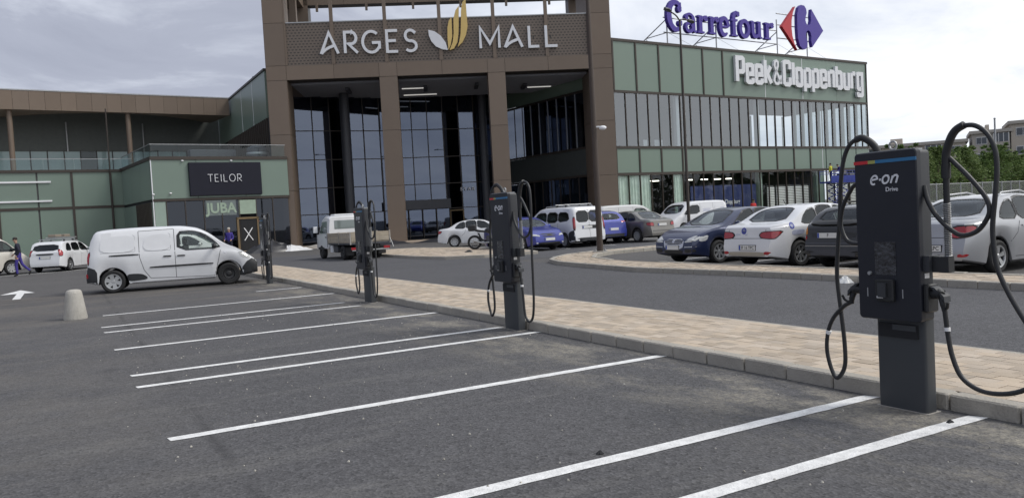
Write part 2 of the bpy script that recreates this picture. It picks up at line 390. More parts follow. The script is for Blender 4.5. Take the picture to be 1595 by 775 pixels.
# direction arrow in the far lane
mb = MB(); az = .008
mb.quad((-1.34,26.2,az),(-1.14,26.2,az),(-1.14,29.0,az),(-1.34,29.0,az)).quad((-1.78,28.9,az+.001),(-1.32,31.0,az+.001),(-.86,28.9,az+.001))
mb.build('painted_arrow', 'line', g)
# lines of the bays across the lane
for x, y, l, a in ((15.9,15.5,3.9,0),(15.9,12.9,3.9,0),(15.9,10.55,3.9,0),(15.9,18.3,3.9,0)):
    MB().quad((x,y-.06,.008),(x+l,y-.06,.008),(x+l,y+.06,.008),(x,y+.06,.008)).build('painted_line', 'line', g)
for x in (19.3,21.75,24.2,26.7,29.2):
    MB().quad((x-.06,29.3,.009),(x+.06,29.3,.009),(x+.06,33.8,.009),(x-.06,33.8,.009)).build('painted_line', 'line', g)
for x, y, a in ((-5.5,47,.5),(-2.4,45.6,.5),(.9,46.9,.5)):
    o = MB().quad((-2.4,-.06,.008),(2.4,-.06,.008),(2.4,.06,.008),(-2.4,.06,.008)).build('painted_line', 'line', g, loc=(x,y,0), rot=a)

# ---- charger pavement: kerb stones, pavers, flush edging
KX0, KX1, PX1 = 5.50, 5.64, 7.33
pave = MB().box(KX1-.005, PX1+.005, -12, 33, 0.0, 0.10).build('pavement', 'paverbed'); struct(pave)
kb = MB().bbox(0, KX1-KX0, .006, .494, -.02, .125, .012).mesh('kerb_stone', MT['kerb'])
y = -9.0
while y < 30:
    o = link('kerb_stone', kb, pave, (KX0+random.uniform(-.006,.006), y, random.uniform(-.006,.003)), random.uniform(-.006,.006)); y += .5
eb = MB().box(0, .09, .004, .996, 0, .108).mesh('edging_stone', MT['kerb'])
for i in range(42): link('edging_stone', eb, pave, (PX1+.008, -9+i, random.uniform(-.003,.003)))
PW, PL = .140, .210
pv = MB().box(.0026, PW-.0026, .0026, PL-.0026, .05, .116).mesh('paver', MT['paver'])
rows = int((PX1-KX1)/PW); allp = []
for r in range(rows):
    y = -9.0 + (r % 2)*PL/2
    while y < 32.6:
        allp.append((KX1+.01+r*(PX1-KX1-.02)/rows, y)); y += PL
allp.sort(key=lambda q: (q[0]**2+q[1]**2) if q[1] > 3.0 else 1e6+q[1]*-1)
rest = MB()
for i, (x, y) in enumerate(allp):
    dz = random.uniform(-.002, .002)
    if i < 300: link('paver', pv, pave, (x, y, dz), random.uniform(-.008,.008))
    else: rest.box(x+.0026, x+PW-.0026, y+.0026, y+PL-.0026, .05, .116+dz)
stuff(rest.build('paver_field', 'paver', pave))

# ---- island across the lane, strip plus rounded end cap
def poly_sheet(poly, z): mb = MB(); mb.prism(poly, 'z', 0, z); return mb
isl = [(12.75,-10),(12.75,12.6),(12.45,16.0),(12.75,18.5),(13.1,20.6),(13.6,21.9),(14.4,22.9),(15.6,23.9),(17.0,24.4),(20.5,24.6),(20.5,23.5),(17.2,23.3),(16.0,22.6),(14.9,21.2),(14.25,19.3),(14.1,17.0),(14.1,-10)]
island = poly_sheet(isl, .10).build('traffic_island', 'paverbed'); struct(island)
def inside(p, poly):
    c = False; j = len(poly)-1
    for i in range(len(poly)):
        (xi, yi), (xj, yj) = poly[i], poly[j]
        if (yi > p[1]) != (yj > p[1]) and p[0] < (xj-xi)*(p[1]-yi)/(yj-yi)+xi: c = not c
        j = i
    return c
def near_edge(p, poly, d):
    for i in range(len(poly)):
        a = Vector(poly[i]); b = Vector(poly[(i+1) % len(poly)]); q = Vector(p); ab = b-a
        t = max(0, min(1, (q-a).dot(ab)/ab.length_squared))
        if (q-(a+t*ab)).length < d: return True
    return False
fld = MB(); n = 0; x = 12.4
while x < 20.6:
    y = 2.0 + (n % 2)*PL/2
    while y < 24.7:
        c = (x+PW/2, y+PL/2)
        if inside(c, isl) and not near_edge(c, isl, .19):
            fld.box(x+.003, x+PW-.003, y+.003, y+PL-.003, .06, .112+random.uniform(-.004,.004))
        y += PL
    x += PW; n += 1
stuff(fld.build('paver_field', 'paver', island))
def kerb_run(poly, parent, closed, w=.13, h=.125, inward=1, step=.5):
    P = [Vector((*p, 0)) for p in poly]
    if closed: P.append(P[0])
    for a, b in zip(P[:-1], P[1:]):
        L = (b-a).length; k = max(1, round(L/step)); d = (b-a)/k; ang = math.atan2(d.y, d.x); l = d.length
        me = MB().bbox(.005, l-.005, -.014 if inward > 0 else -w, w if inward > 0 else .014, -.02, h, .012).mesh('kerb_stone', MT['kerb'])
        for i in range(k): link('kerb_stone', me, parent, a+d*i+Vector((0,0,random.uniform(-.004,.003))), ang+random.uniform(-.006,.006))
kerb_run([p for p in isl if p[1] > 2][:-1][::-1], island, False, inward=1)
kerb_run([(12.75,12.6),(12.75,2.0)], island, False, inward=1)
kerb_run([(14.1,2.0),(14.1,17.0)], island, False, inward=1)
# ---- paved apron in front of the portal
MT['apron'] = mat('apron_paving', (0.42, 0.34, 0.265), 0.9, var=0.9, vscale=1.6, bump=0.4, bscale=30, vcol=(0.30, 0.245, 0.19))
ap = [(12.9,35.5),(12.75,31),(13.0,28.6),(14.2,27.6),(16.5,27.4),(17.3,30),(17.5,33.5),(17.7,37.0),(16.8,40.8),(15.2,41.6),(13.8,39.6)]
apron = poly_sheet(ap, .10).build('paved_apron', 'apron'); struct(apron)
kerb_run(ap[::-1], apron, True, inward=-1, step=1.0)
fld = MB(); n = 0; x = 12.7
while x < 18.7:
    y = 27.3 + (n % 2)*.2
    while y < 42.6:
        c = (x+.12, y+.2)
        if inside(c, ap) and not near_edge(c, ap, .16): fld.box(x+.008, x+.242, y+.008, y+.392, .08, .113+random.uniform(-.004,.005))
        y += .4
    x += .25; n += 1
stuff(fld.build('paver_field', 'paver', apron))
# pavement along the foot of the mall
fp = MB().prism([(-14,66.2),(-14,64.6),(4.6,56.2),(14.6,57.4),(22,53.4),(38.0,46.5),(40,50.6),(80,53.0),(80,55.6),(41,53.2),(37,52),(14,63),(4,60)], 'z', 0, .11).build('pavement', 'apron'); struct(fp)

# ================================================================== MALL
# ---- entrance portal; local frame: x along the front, y into the building
TA = R_(-24.2)
tower = thing('entrance_portal', 'tall bronze-clad entrance portal with four piers, carrying the mall name', 'building', (15.2, 59.8, 0), TA)
def panels(parent, x0, x1, y0, y1, zs, name='cladding_panel', m='brown', gap=.012):
    for a, b in zip(zs[:-1], zs[1:]): MB().box(x0+gap, x1-gap, y0, y1, a+gap, b-gap).build(name, m, parent)
def backing(parent, x0, x1, y0, y1, z0, z1): return MB().box(x0, x1, y0, y1, z0, z1)
core = MB()
TOP = 22.0
for (x0, x1, y0, y1) in ((-1.45,0,.03,2.1),(22.76,24.42,.03,4.8),(-1.45,.42,10.0,11.6),(22.9,24.42,9.4,11.0)):
    core.box(x0+.03, x1-.03, y0, y1, 0, TOP)
core.box(6.8, 8.07, .03, 1.2, 0, 12.5); core.box(14.91, 16.17, .03, 1.2, 0, 12.5)
core.box(.0, 22.76, .03, 1.2, 12.42, 13.44)
core.box(.0, 22.76, .20, .5, 13.44, 16.60)
core.box(.0, 22.76, .05, 1.2, 20.6, TOP)
core.box(.42, 22.9, 10.0, 11.0, 20.5, TOP)
core.build('pier_core', 'brown_dk', tower)
ZS = [0, 4.3, 8.45, 12.43, 13.50, 16.62, TOP]
panels(tower, -1.45, 0, -.02, .03, ZS); panels(tower, 22.76, 24.42, -.02, .03, ZS)
for z0, z1 in zip(ZS[:-1], ZS[1:]):       # returns of the outer piers, seen from inside and outside
    for x, y0, y1 in ((-1.45,.03,2.1),(0,.03,2.1),(22.76,.03,4.8),(24.42,.03,4.8)):
        MB().box(x-.03, x+.02, y0+.012, y1-.012, z0+.012, z1-.012).build('cladding_panel', 'brown', tower)
panels(tower, -1.45, .42, 9.95, 10.0, [0,4.3,8.45,12.2,16.6,TOP]); panels(tower, 22.9, 24.42, 9.35, 9.40, [0,4.3,8.45,12.2,16.6,TOP])
for z0, z1 in zip([0,4.3,8.45], [4.3,8.45,12.2]): MB().box(.39,.44,10.0,11.6,z0+.012,z1-.012).build('cladding_panel','brown',tower)
for x0, x1 in ((6.77, 8.10), (14.88, 16.20)):
    panels(tower, x0, x1, -.02, .03, [0, 4.3, 8.45, 12.43])
    for z0, z1 in zip([0,4.3,8.45], [4.3,8.45,12.43]):
        for x in (x0, x1): MB().box(x-.02 if x == x1 else x, x if x == x1 else x+.02, .032, 1.2, z0+.012, z1-.012).build('cladding_panel', 'brown', tower)
xs = [0, 3.45, 6.77, 8.10, 11.45, 14.88, 16.20, 19.5, 22.76]
for a, b in zip(xs[:-1], xs[1:]):
    MB().box(a+.012, b-.012, -.022, .03, 12.445, 13.47).build('cladding_panel', 'brown', tower)
    MB().box(a+.012, b-.012, -.022, .03, 20.6, TOP).build('cladding_panel', 'brown', tower)
    MB().box(a+.012, b-.012, 9.95, 10.0, 20.5, TOP).build('cladding_panel', 'brown', tower)
# perforated screen behind the letters
def perf_mat():
    m = bpy.data.materials.new('perforated_screen'); m.use_nodes = True; t = m.node_tree; b = t.nodes['Principled BSDF']
    tc = t.nodes.new('ShaderNodeTexCoord'); mp = t.nodes.new('ShaderNodeMapping'); lk(t, tc.outputs['Object'], mp.inputs[0])
    mp.inputs['Rotation'].default_value = (math.pi/2, 0, 0)
    br = t.nodes.new('ShaderNodeTexBrick'); lk(t, mp.outputs[0], br.inputs['Vector'])
    br.inputs['Scale'].default_value = 1.0; br.inputs['Mortar Size'].default_value = .060; br.inputs['Brick Width'].default_value = .27; br.inputs['Row Height'].default_value = .205
    br.inputs['Mortar Smooth'].default_value = .0
    mx = t.nodes.new('ShaderNodeMix'); mx.data_type = 'RGBA'; lk(t, br.outputs['Fac'], mx.inputs['Factor'])
    mx.inputs['A'].default_value = (.05,.041,.035,1); mx.inputs['B'].default_value = (.150,.120,.098,1)
    lk(t, mx.outputs['Result'], b.inputs['Base Color']); b.inputs['Roughness'].default_value = .6
    return m
MT['perf'] = perf_mat()
xs = [0, 3.48, 7.40, 11.45, 15.50, 19.50, 22.76]
for a, b in zip(xs[:-1], xs[1:]): MB().box(a+.13, b-.13, .14, .20, 13.5, 16.60).build('perforated_screen', 'perf', tower)
for x in xs:
    MB().box(max(x,.02)-.13 if x else .0, min(x+.13, 22.76) if x else .13, .02, .19, 13.5, 20.6).build('mullion', 'brown', tower)
MB().box(0, 22.76, .10, .50, 16.61, 16.68).build('parapet_cap', 'steel', tower)
for x in (1.2, 5.4, 9.4, 13.5, 17.5, 21.3): MB().box(x-.1, x+.1, 9.7, 9.9, 19.9, 20.6).build('stub_post', 'brown', tower)
for x in (-1.0, .0, 23.2, 24.1): MB().box(x-.25, x+.25, 4.5, 5.1, 12.6, TOP).build('upright', 'brown', tower)
for x in (-1.45, 22.9): MB().box(x, x+1.5, 2.1 if x < 0 else 4.8, 9.9, 12.3, 13.4).build('side_beam', 'brown', tower); MB().box(x, x+1.5, 2.1 if x < 0 else 4.8, 9.9, 20.3, TOP).build('side_beam', 'brown', tower)
MT['cslat'] = mat('porch_slat', (.30,.31,.35), .5, var=.2)
# slatted dark ceiling of the porch
MB().box(.05, 22.7, 1.25, 16, 12.75, 12.85).build('ceiling', 'dark', tower)
for i in range(17): MB().box(.05, 22.7, 1.5+i*.52, 1.62+i*.52, 12.30, 12.46).build('ceiling_slat', 'cslat', tower)
MT['lampin'] = mat('shop_lamp', (.9,.9,.9), .5, emit=(1,.95,.85), estr=4.0)
MT['lamp'] = mat('strip_lamp', (.9,.9,.9), .5, emit=(1,.97,.9), estr=0.30)
for x0, x1, y in ((8.2,10.2,4.8),(8.2,11.0,8.2),(18.6,20.6,6.6)):
    MB().box(x0, x1, y, y+.05, 12.22, 12.29).build('strip_light', 'lamp', tower)
for x, y in ((4.0,3.2),(10.1,3.6),(14.2,3.4),(18.2,4.6)):
    MB().box(x-.15,x+.15,y,y+2.2,12.1,12.28).build('cable_tray','slat',tower)

# ---- atrium curtain wall behind the portal
atr = thing('glass_curtain_wall', 'dark reflective glass curtain wall with entrance doors inside the portal', 'glass wall', (0, 0, 0))
zs_ = [0.05, 2.55, 4.75, 7.1, 9.5, 12.9]
def curtain_run(P0, P1, bay=1.36, skip=None):
    a_ = math.atan2(P1[1]-P0[1], P1[0]-P0[0]); L_ = math.hypot(P1[0]-P0[0], P1[1]-P0[1]); n_ = round(L_/bay); w_ = L_/n_
    def at(x, y=0.0): return (P0[0]+x*math.cos(a_)-y*math.sin(a_), P0[1]+x*math.sin(a_)+y*math.cos(a_), 0)
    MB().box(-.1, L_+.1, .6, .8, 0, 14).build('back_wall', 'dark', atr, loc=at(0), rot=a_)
    for i_ in range(n_):
        for z0, z1 in zip(zs_[:-1], zs_[1:]):
            if skip and z1 < 3 and skip[0] < i_*w_ < skip[1]: continue
            MB().quad((-w_/2+.03,0,z0+.03),(w_/2-.03,0,z0+.03),(w_/2-.03,0,z1-.03),(-w_/2+.03,0,z1-.03)).build('pane', 'glassdark', atr, loc=at((i_+.5)*w_), rot=a_+random.gauss(0,.0012))
        MB().box(-.035, .035, -.08, .03, 0, 12.9).build('mullion', 'brown_dk', atr, loc=at(i_*w_), rot=a_)
    for z in zs_: MB().box(0, L_, -.05, .03, z-.035, z+.035).build('transom', 'brown_dk', atr, loc=at(0), rot=a_)
    return at, a_
atA, aA = curtain_run((14.4,66.6), (24.5,66.07))
atB, aB = curtain_run((24.5,66.07), (32.5,63.9), skip=(.5,5.0))
atC, aC = curtain_run((32.5,63.9), (37.3,66.2))
def onB(mb, name, m, sm=0): return mb.build(name, m, atr, sm, loc=atB(0), rot=aB)
onB(MB().box(.6, 5.6, -1.5, -.1, 2.55, 3.35), 'door_canopy', 'slat')
for x in (.7, 1.9, 3.1, 4.3):
    onB(MB().box(x, x+.06, -1.45, -1.38, .02, 2.55), 'door_frame', 'brown_dk'); onB(MB().box(x+.07, x+1.12, -1.42, -1.40, .06, 2.5), 'door_leaf', 'glassdark')
onB(MB().box(5.7, 7.0, -.10, -.06, .1, 2.4), 'timber_door_frame', mat('bare_timber', (.22,.16,.09), .8, var=.4)); onB(MB().box(5.82, 6.88, -.13, -.11, .1, 2.28), 'door_leaf', 'glassdark')
link('sign_lettering', text_mesh('STAR', .42, 'letter', .02, .004, 1.15, 0, 1.3), atr, (31.6, 63.95, 4.15), aB)
onB(MB().ball((5.3,-.3,2.9),.07,.07,.07), 'wall_lamp', 'lamp', 50)
for x in (20.9, 33.6): MB().lathe([(.40,0),(.40,12.8)], 16, (x,64.3,0), 'z').build('round_column', 'slat', atr, 40)

# ---- right wing
RA = R_(3.5)
rw = thing('mall_wing', 'three-banded mall wing of green panels and strip glazing, right of the portal', 'building', (40.2, 53.4, 0), RA)
S0, S1, DEP = -2.7, 34.75, 10.5
Z1, Z2, Z3, Z4 = 4.48, 6.74, 11.3, 15.62
# structure: slabs, roof, back walls
MB().box(S0, S1-.15, .35, DEP, 4.9, 6.5).build('floor_slab', 'wallgrey', rw)
MB().box(S0, S1-.15, .35, DEP, 11.4, 15.4).build('roof_slab', 'wallgrey', rw)
MB().box(S0, 21.5, 9, 9.3, 0, 11.4).build('back_wall', 'wallgrey', rw)
MB().box(21.5, 21.7, 4.5, 9.3, 6.5, 11.4).build('inner_wall', 'wallgrey', rw)
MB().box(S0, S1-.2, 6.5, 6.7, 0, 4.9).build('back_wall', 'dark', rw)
MB().box(S0-.1, S1+.12, -.10, DEP, 15.42, 15.64).build('roof_edge', 'brown_dk', rw)
MB().box(S1-.10, S1, .02, DEP, 11.3, 15.42).build('end_panel', 'green', rw)
# top band panels
tx = [S0, 0.05, 2.55, 5.15, 7.85, 10.45, 13.0]
for a, b in zip(tx[:-1], tx[1:]):
    MB().box(a+.06, b-.06, -.02, .3, 11.42, 15.42).build('wall_panel', 'green', rw)
    MB().box(b-.075, b+.075, -.09, .3, 11.30, 15.42).build('mullion', 'brown_dk', rw)
for a, b in ((13.1,18.7),(18.7,24.2),(24.2,29.6),(29.6,S1-.14)):
    MB().box(a+.015, b-.015, -.02, .3, 11.42, 15.42).build('wall_panel', 'green', rw)
MB().box(S1-.14, S1, -.09, .3, 11.30, 15.42).build('corner_trim', 'brown_dk', rw)
for s in (18.7, 24.2): MB().box(s-.03, s+.03, -.032, -.021, 11.42, 15.40).build('panel_joint', 'white', rw)
for z in (Z3,): MB().box(S0, S1, -.09, .3, z-.10, z+.10).build('transom', 'brown_dk', rw)
MB().box(S0, S1, -.10, .3, Z2-.13, Z2+.07).build('transom', 'brown_dk', rw)
MB().box(S0, S1, -.10, .3, Z1-.10, Z1+.12).build('transom', 'brown_dk', rw)
# spandrel band
sx_ = [S0, -.05] + [2.5+2.5*i for i in range(13)]
sx_ = [s for s in sx_ if s < S1-1] + [S1]
for a, b in zip(sx_[:-1], sx_[1:]):
    MB().box(a+.07, b-.07, -.02, .3, Z1+.13, Z2-.14).build('wall_panel', 'green' if a < 25 else 'green', rw)
    if b < S1-.2 and b < 26: MB().box(b-.075, b+.075, -.085, .3, Z1+.12, Z2-.13).build('mullion', 'brown_dk', rw)
MB().box(26.9, 26.96, -.03, -.021, Z1+.13, Z2-.14).build('panel_joint', 'white', rw)
# glazing, upper and lower
gx = [S0] + [-.05+1.25*i for i in range(28)] + [S1]
for a, b in zip(gx[:-1], gx[1:]):
    for z0, z1 in ((Z2+.08, Z3-.11), (.15, Z1-.11)):
        o = MB().quad((a+.02,0,z0),(b-.02,0,z0),(b-.02,0,z1),(a+.02,0,z1)).build('pane', 'glass' if z0 > 3 else 'glasslow', rw)
        for q_ in o.data.vertices: q_.co.y += random.uniform(-.004,.004)
    MB().box(b-.035, b+.035, -.07, .06, Z2+.08, Z3-.10).build('mullion', 'brown_dk', rw)
    MB().box(b-.035, b+.035, -.07, .06, 0, Z1-.10).build('mullion', 'brown_dk', rw)
# glazed end and rear of the upper floor: daylight shows through at the corner
for i in range(7):
    y0 = .1+i*1.35
    MB().quad((S1-.02,y0+.03,Z2),(S1-.02,y0+1.3,Z2),(S1-.02,y0+1.3,Z3),(S1-.02,y0+.03,Z3)).build('pane', 'glass', rw)
    MB().box(S1-.12, S1-.01, y0-.04, y0+.04, Z2, Z3).build('mullion', 'green', rw)
for i in range(10): MB().box(22+i*1.35, 22.12+i*1.35, DEP-.1, DEP, Z2, Z3).build('mullion', 'green', rw)
for i in range(9): MB().box(23.4+i*1.25, 23.62+i*1.25, .4, .62, Z2, Z3-.1).build('green_fin', 'green', rw)
# cream columns behind the glass
for s, m in ((7.2,'white'),(17.6,'white')):
    MB().box(s, s+.35, .25, .6, Z2, Z3-.1).build('column', m, rw); MB().box(s, s+.45, .25, .7, 0, Z1).build('column', 'green_lt', rw)
MB().box(26.0, 27.3, .15, .5, 0, Z1-.1).build('column', 'green_lt', rw)
# curtains
MT['curtain'] = mat('pale_green_curtain', (.55,.66,.59), .85, var=.3, vscale=1.5)
def curtain(s0, s1, z0, z1):
    mb = MB(); n = int((s1-s0)/.06); 
    for i in range(n+1):
        s = s0+(s1-s0)*i/n; y = .10+.035*math.sin(i*1.1)+.015*math.sin(i*2.7)
        mb.v += [(s,y,z0),(s,y,z1)]
    for i in range(n): mb.f.append((2*i,2*i+2,2*i+3,2*i+1))
    mb.build('curtain', 'curtain', rw, 60)
curtain(.0, 3.65, .1, Z1-.12); curtain(6.3, 7.2, .1, Z1-.12)
# white slatted shutters behind the right-hand ground floor panes
MT['blind'] = mat('white_blind', (.86,.86,.86), .6, var=.1)
for s0, s1 in ((18.5,19.5),(19.8,21.2),(21.5,23.6),(23.9,24.6),(27.6,28.9),(29.3,30.9),(31.2,33.0),(33.3,34.5)):
    o = MB()
    for i in range(18): o.box(s0, s1, .05, .10, .1+i*.16, .1+i*.16+.105)
    o.build('slatted_blind', 'blind', rw)
    MB().box(s0, s1, .13, .16, .05, 3.1).build('blind_backing', 'wallgrey', rw)
MT['bluebill'] = mat('blue_billboard', (.02,.035,.16), .5, var=.8, vscale=.7, vcol=(.05,.06,.11))
bb = MB().box(8.6, 17.2, .30, .36, .4, 3.3).build('window_billboard', 'bluebill', rw)
link('billboard_lettering', text_mesh('Peek Clopp burg', .55, 'letter', .01, .01, .8), bb, (13.4, .285, 1.75))
for s in (4.3, 5.2, 9.5, 11.3, 13.0, 14.6): MB().box(s, s+.8, 1.5, 1.62, 3.9, 3.96).build('strip_light', 'lampin', rw)
for s, z in ((.2,6.95),(4.3,6.95),(5.6,6.95),(6.1,6.95)): MB().box(s, s+.45, 1.4, 1.45, z, z+.55).build('window_poster', 'white', rw)
# side wall of the wing facing the porch (x = constant)
swl = MB
SA = math.pi/2 - RA + R_(0)
side = MB().box(-2.75, -2.70, .30, 14.5, 11.42, 13.6).build('wall_panel', 'green', rw)
MB().box(-2.75, -2.70, .30, 14.5, Z1+.1, Z2-.1).build('wall_panel', mat('dark_grey_panel', (.06,.068,.066), .6, var=.3), rw)
for z in (Z1, Z2, Z3): MB().box(-2.80, -2.69, .30, 14.5, z-.09, z+.09).build('transom', 'brown_dk', rw)
for i in range(11):
    y0 = .35+i*1.3
    MB().box(-2.80, -2.72, y0-.035, y0+.035, 0, Z1).build('mullion', 'brown_dk', rw); MB().box(-2.80, -2.72, y0-.035, y0+.035, Z2, Z3).build('mullion', 'steel' if i < 9 else 'brown_dk', rw)
    for z0, z1 in ((.1, Z1-.1), (Z2+.1, Z3-.1)): MB().quad((-2.74,y0+.03,z0),(-2.74,y0+1.27,z0),(-2.74,y0+1.27,z1),(-2.74,y0+.03,z1)).build('pane', 'glassdark', rw)
mb = MB()
MB().box(-2.2, -2.1, .6, 14, 0, 4.4).build('inner_curtain', 'curtain', rw)

# ---- left wing: lower green wall, terrace, bronze canopy
LA = R_(6.6)
lw = thing('mall_wing', 'mall wing with a long bronze canopy over its terrace, left of the portal', 'building', (5.1, 69.0, 0), LA)
MB().box(-30, 0, .05, 14, 0, 6.60).build('wall_core', 'wallgrey', lw)
cx_ = [-30,-25.5,-21,-16.5,-12,-9.0,-6.5,-4.24,-1.60,0]
for a, b in zip(cx_[:-1], cx_[1:]):
    for z0, z1 in ((.1,3.86),(4.06,6.60)): MB().box(a+.06, b-.06, -.02, .05, z0, z1).build('wall_panel', 'green', lw)
    if a > -5 or a < -8: MB().box(a-.08, a+.08, -.08, .05, 0, 6.60).build('mullion', 'brown_dk', lw)
MB().box(-30, 0, -.07, .05, 3.87, 4.05).build('transom', 'brown_dk', lw)
MB().box(-30, 0, -.12, .3, 6.60, 6.80).build('terrace_edge', 'brown_dk', lw)
MB().box(-30, 9.2, .3, 14, 6.61, 6.70).build('terrace_floor', 'concrete', lw)
for z in (4.52, 5.92): MB().box(-12, -5.62, -.12, -.03, z-.06, z+.06).build('wall_light', 'white', lw)
for i in range(15): MB().quad((-30+i*2.0+.02,.02,6.8),(-28.02+i*2.0,.02,6.8),(-28.02+i*2.0,.02,7.58),(-30+i*2.0+.02,.02,7.58)).build('balustrade_pane', 'glassrail', lw)
MB().box(-30, 0, 0, .05, 7.58, 7.62).build('handrail', 'steel', lw)
# upper storey set back (about 14 m behind) with glazing strip and dark panels
MB().box(-30, 10.6, 13.0, 13.5, 6.7, 13.3).build('upper_wall', mat('dark_green_wall', (.14,.155,.148), .6, var=.3), lw)
for i in range(30):
    a = -29+i*1.3
    MB().quad((a+.03,12.96,7.0),(a+1.27,12.96,7.0),(a+1.27,12.96,9.4),(a+.03,12.96,9.4)).build('pane', 'glassrail', lw)
    MB().box(a-.03, a+.03, 12.88, 12.97, 6.8, 9.5).build('mullion', 'brown_dk', lw)
    MB().box(a+.05, a+1.25, 12.972, 12.985, 6.9, 9.4).build('blind', 'blind' if i % 7 else 'wallgrey', lw)
for a in (-2.7,3.6,-13.0): MB().box(a-.05,a+.05,12.8,12.95,9.4,12.0).build('downpipe','steel' if a != -4.2 else 'brown_dk',lw)
MB().cyl((-1.62,-.2,0),(-1.62,-.2,11.4),.06,.05,8).build('mast','brown_dk',lw,40)
# canopy: fascia panels, soffit curving up to the rear
CY = 6.95-.85
for i in range(34):
    a = 9.65-(i+1)*1.12
    MB().box(a+.008, a+1.112, CY, CY+.06, 12.05+random.uniform(-.004,.004), 13.56).build('fascia_panel', 'brown', lw)
MB().box(-29, 9.65, CY-.03, 13.5, 13.57, 13.66).build('canopy_roof', 'steel', lw)
mb = MB(); n = 40; rows_ = []
for j in range(6):
    t = j/5
    rows_.append([(-29+38.65*i/n, CY+.03+t*(1.3+min(6.2, 4.6*(((-29+38.65*i/n+9) % 18 - 9.5)/8.5)**2)), 12.045+t*.10) for i in range(n+1)])
for j in range(5):
    for i in range(n): mb.quad(rows_[j][i], rows_[j][i+1], rows_[j+1][i+1], rows_[j+1][i])
mb.build('soffit', 'brown', lw, 50)
MB().box(-29, 9.65, CY+.5, 12.9, 12.9, 13.0).build('inner_soffit', 'dark', lw)
for x in (-16.4, -7.4, 1.22, -25): MB().cyl((x, CY+.5, 6.7), (x, CY+.5, 12.3), .2, .2, 14).build('column', 'brown', lw, 40)
# wall of the main hall rising behind the terrace (seen edge on beside the portal)
hall = thing('hall_side_wall', 'green side wall of the main hall rising beside the portal over the terrace', 'wall', (14.1, 58.0, 0))
MB().box(.06, .35, 4.3, 29.5, 10.0, 13.55).build('wall_panel', 'green', hall)
MB().box(-.03, .4, 4.2, 29.5, 13.56, 13.72).build('roof_edge', 'brown_dk', hall)
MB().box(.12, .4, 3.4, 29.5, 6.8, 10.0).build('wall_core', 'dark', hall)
for i in range(24): MB().box(.0, .12, 4.4+i*.7, 4.52+i*.7, 6.8, 9.98).build('fin', 'brown_dk', hall)
for yy in (9.0, 13.5): MB().box(.045, .06, yy, yy+.06, 10, 13.55).build('panel_joint', 'white', hall)

# ---- shop pavilion with the TEILOR board
te = thing('shop_pavilion', 'projecting green shop pavilion with glass balustrade and dark shopfront', 'building', (5.5, 58.8, 0), LA)
MB().box(.05, 9.4, .3, 10.5, 0, 6.7).build('core', 'dark', te)
MB().box(0, 2.9, -.02, .3, 4.0, 6.62).build('wall_panel', 'green', te); MB().box(2.93, 6.2, -.02, .3, 4.0, 6.62).build('wall_panel', 'green', te); MB().box(6.23, 9.4, -.02, .3, 4.0, 6.62).build('wall_panel', 'green', te)
for a, b in ((.32,3.5),(3.53,6.8),(6.83,10.2)):
    MB().box(-.03, .04, a, b, 4.0, 6.62).build('wall_panel', 'green', te)
    MB().box(-.03, .04, a, b, 0, 3.8).build('wall_panel', 'green_lt' if a < 3 else 'green', te)
for i in range(12): MB().box(-.12, -.03, .5+i*.42, .58+i*.42, 0, 3.8).build('fin', 'brown_dk', te)
MB().box(-.06, .0, -.06, .0, 0, 6.62).build('corner_trim', 'white', te)
MB().box(-.08, 9.4, -.1, .3, 6.63, 6.85).build('parapet', 'brown_dk', te); MB().box(-.1, .2, .3, 10.4, 6.63, 6.85).build('parapet', 'brown_dk', te)
MB().box(-.04, 9.4, -.07, .3, 3.82, 3.98).build('transom', 'brown_dk', te)
for i in range(5): MB().quad((.02+i*1.85,0,6.86),(1.84+i*1.85,0,6.86),(1.84+i*1.85,0,7.66),(.02+i*1.85,0,7.66)).build('balustrade_pane', 'glassrail', te)
for i in range(5): MB().quad((.0,.05+i*2,6.86),(.0,2.0+i*2,6.86),(.0,2.0+i*2,7.66),(.0,.05+i*2,7.66)).build('balustrade_pane', 'glassrail', te)
MB().box(-.02, 9.3, -.03, .02, 7.66, 7.70).build('handrail', 'steel', te); MB().box(-.03, .02, .02, 10, 7.66, 7.70).build('handrail', 'steel', te)
MB().box(.04, .75, -.03, .3, 0, 3.8).build('wall_panel', 'green_lt', te)
for i in range(7):
    a = .8+i*1.22
    if not (5.2 < a+.6 < 6.9): MB().quad((a,-.0,.1),(a+1.18,-.0,.1),(a+1.18,0,3.78),(a,0,3.78)).build('pane', 'glassshop', te)
    MB().box(a-.04, a+.02, -.06, .05, 0, 3.82).build('mullion', 'brown_dk', te)
MT['jb'] = mat('banner_grey', (.16,.19,.19), .6, var=.4); MT['jl'] = mat('banner_green', (.33,.42,.33), .6, var=.3)
ban = MB().box(3.35, 5.45, -.05, -.03, 2.72, 3.78).build('window_banner', 'jb', te); link('banner_lettering', text_mesh('JUBA', .98, 'jl', .01, .03, .95), ban, (4.42, -.065, 3.2))
MB().box(5.62, 6.9, -.05, -.03, 2.75, 3.75).build('window_banner', 'jl', te)
tim = mat('timber_frame', (.19,.135,.07), .8, var=.4)
for b in ((5.42,5.56,.05,2.5),(6.86,7.0,.05,2.5),(5.42,7.0,2.38,2.52)): MB().box(b[0], b[1], -.10, .04, b[2], b[3]).build('door_frame', tim, te)
dl = MB().box(5.57, 6.85, -.06, -.03, .05, 2.37).build('door_leaf', 'dark', te)
mb = MB(); ribbon(mb, [(5.9,.85),(6.5,1.75)], .06, -.075, -.065); ribbon(mb, [(6.5,.85),(5.9,1.75)], .06, -.08, -.070); mb.build('tape_cross', 'white', dl)
for s, z in ((1.1,4.35),(-.0,4.3),(2.0,6.55),(5.3,6.55)): MB().ball((s,-.1,z),.09,.07,.06).build('security_camera','white',te)
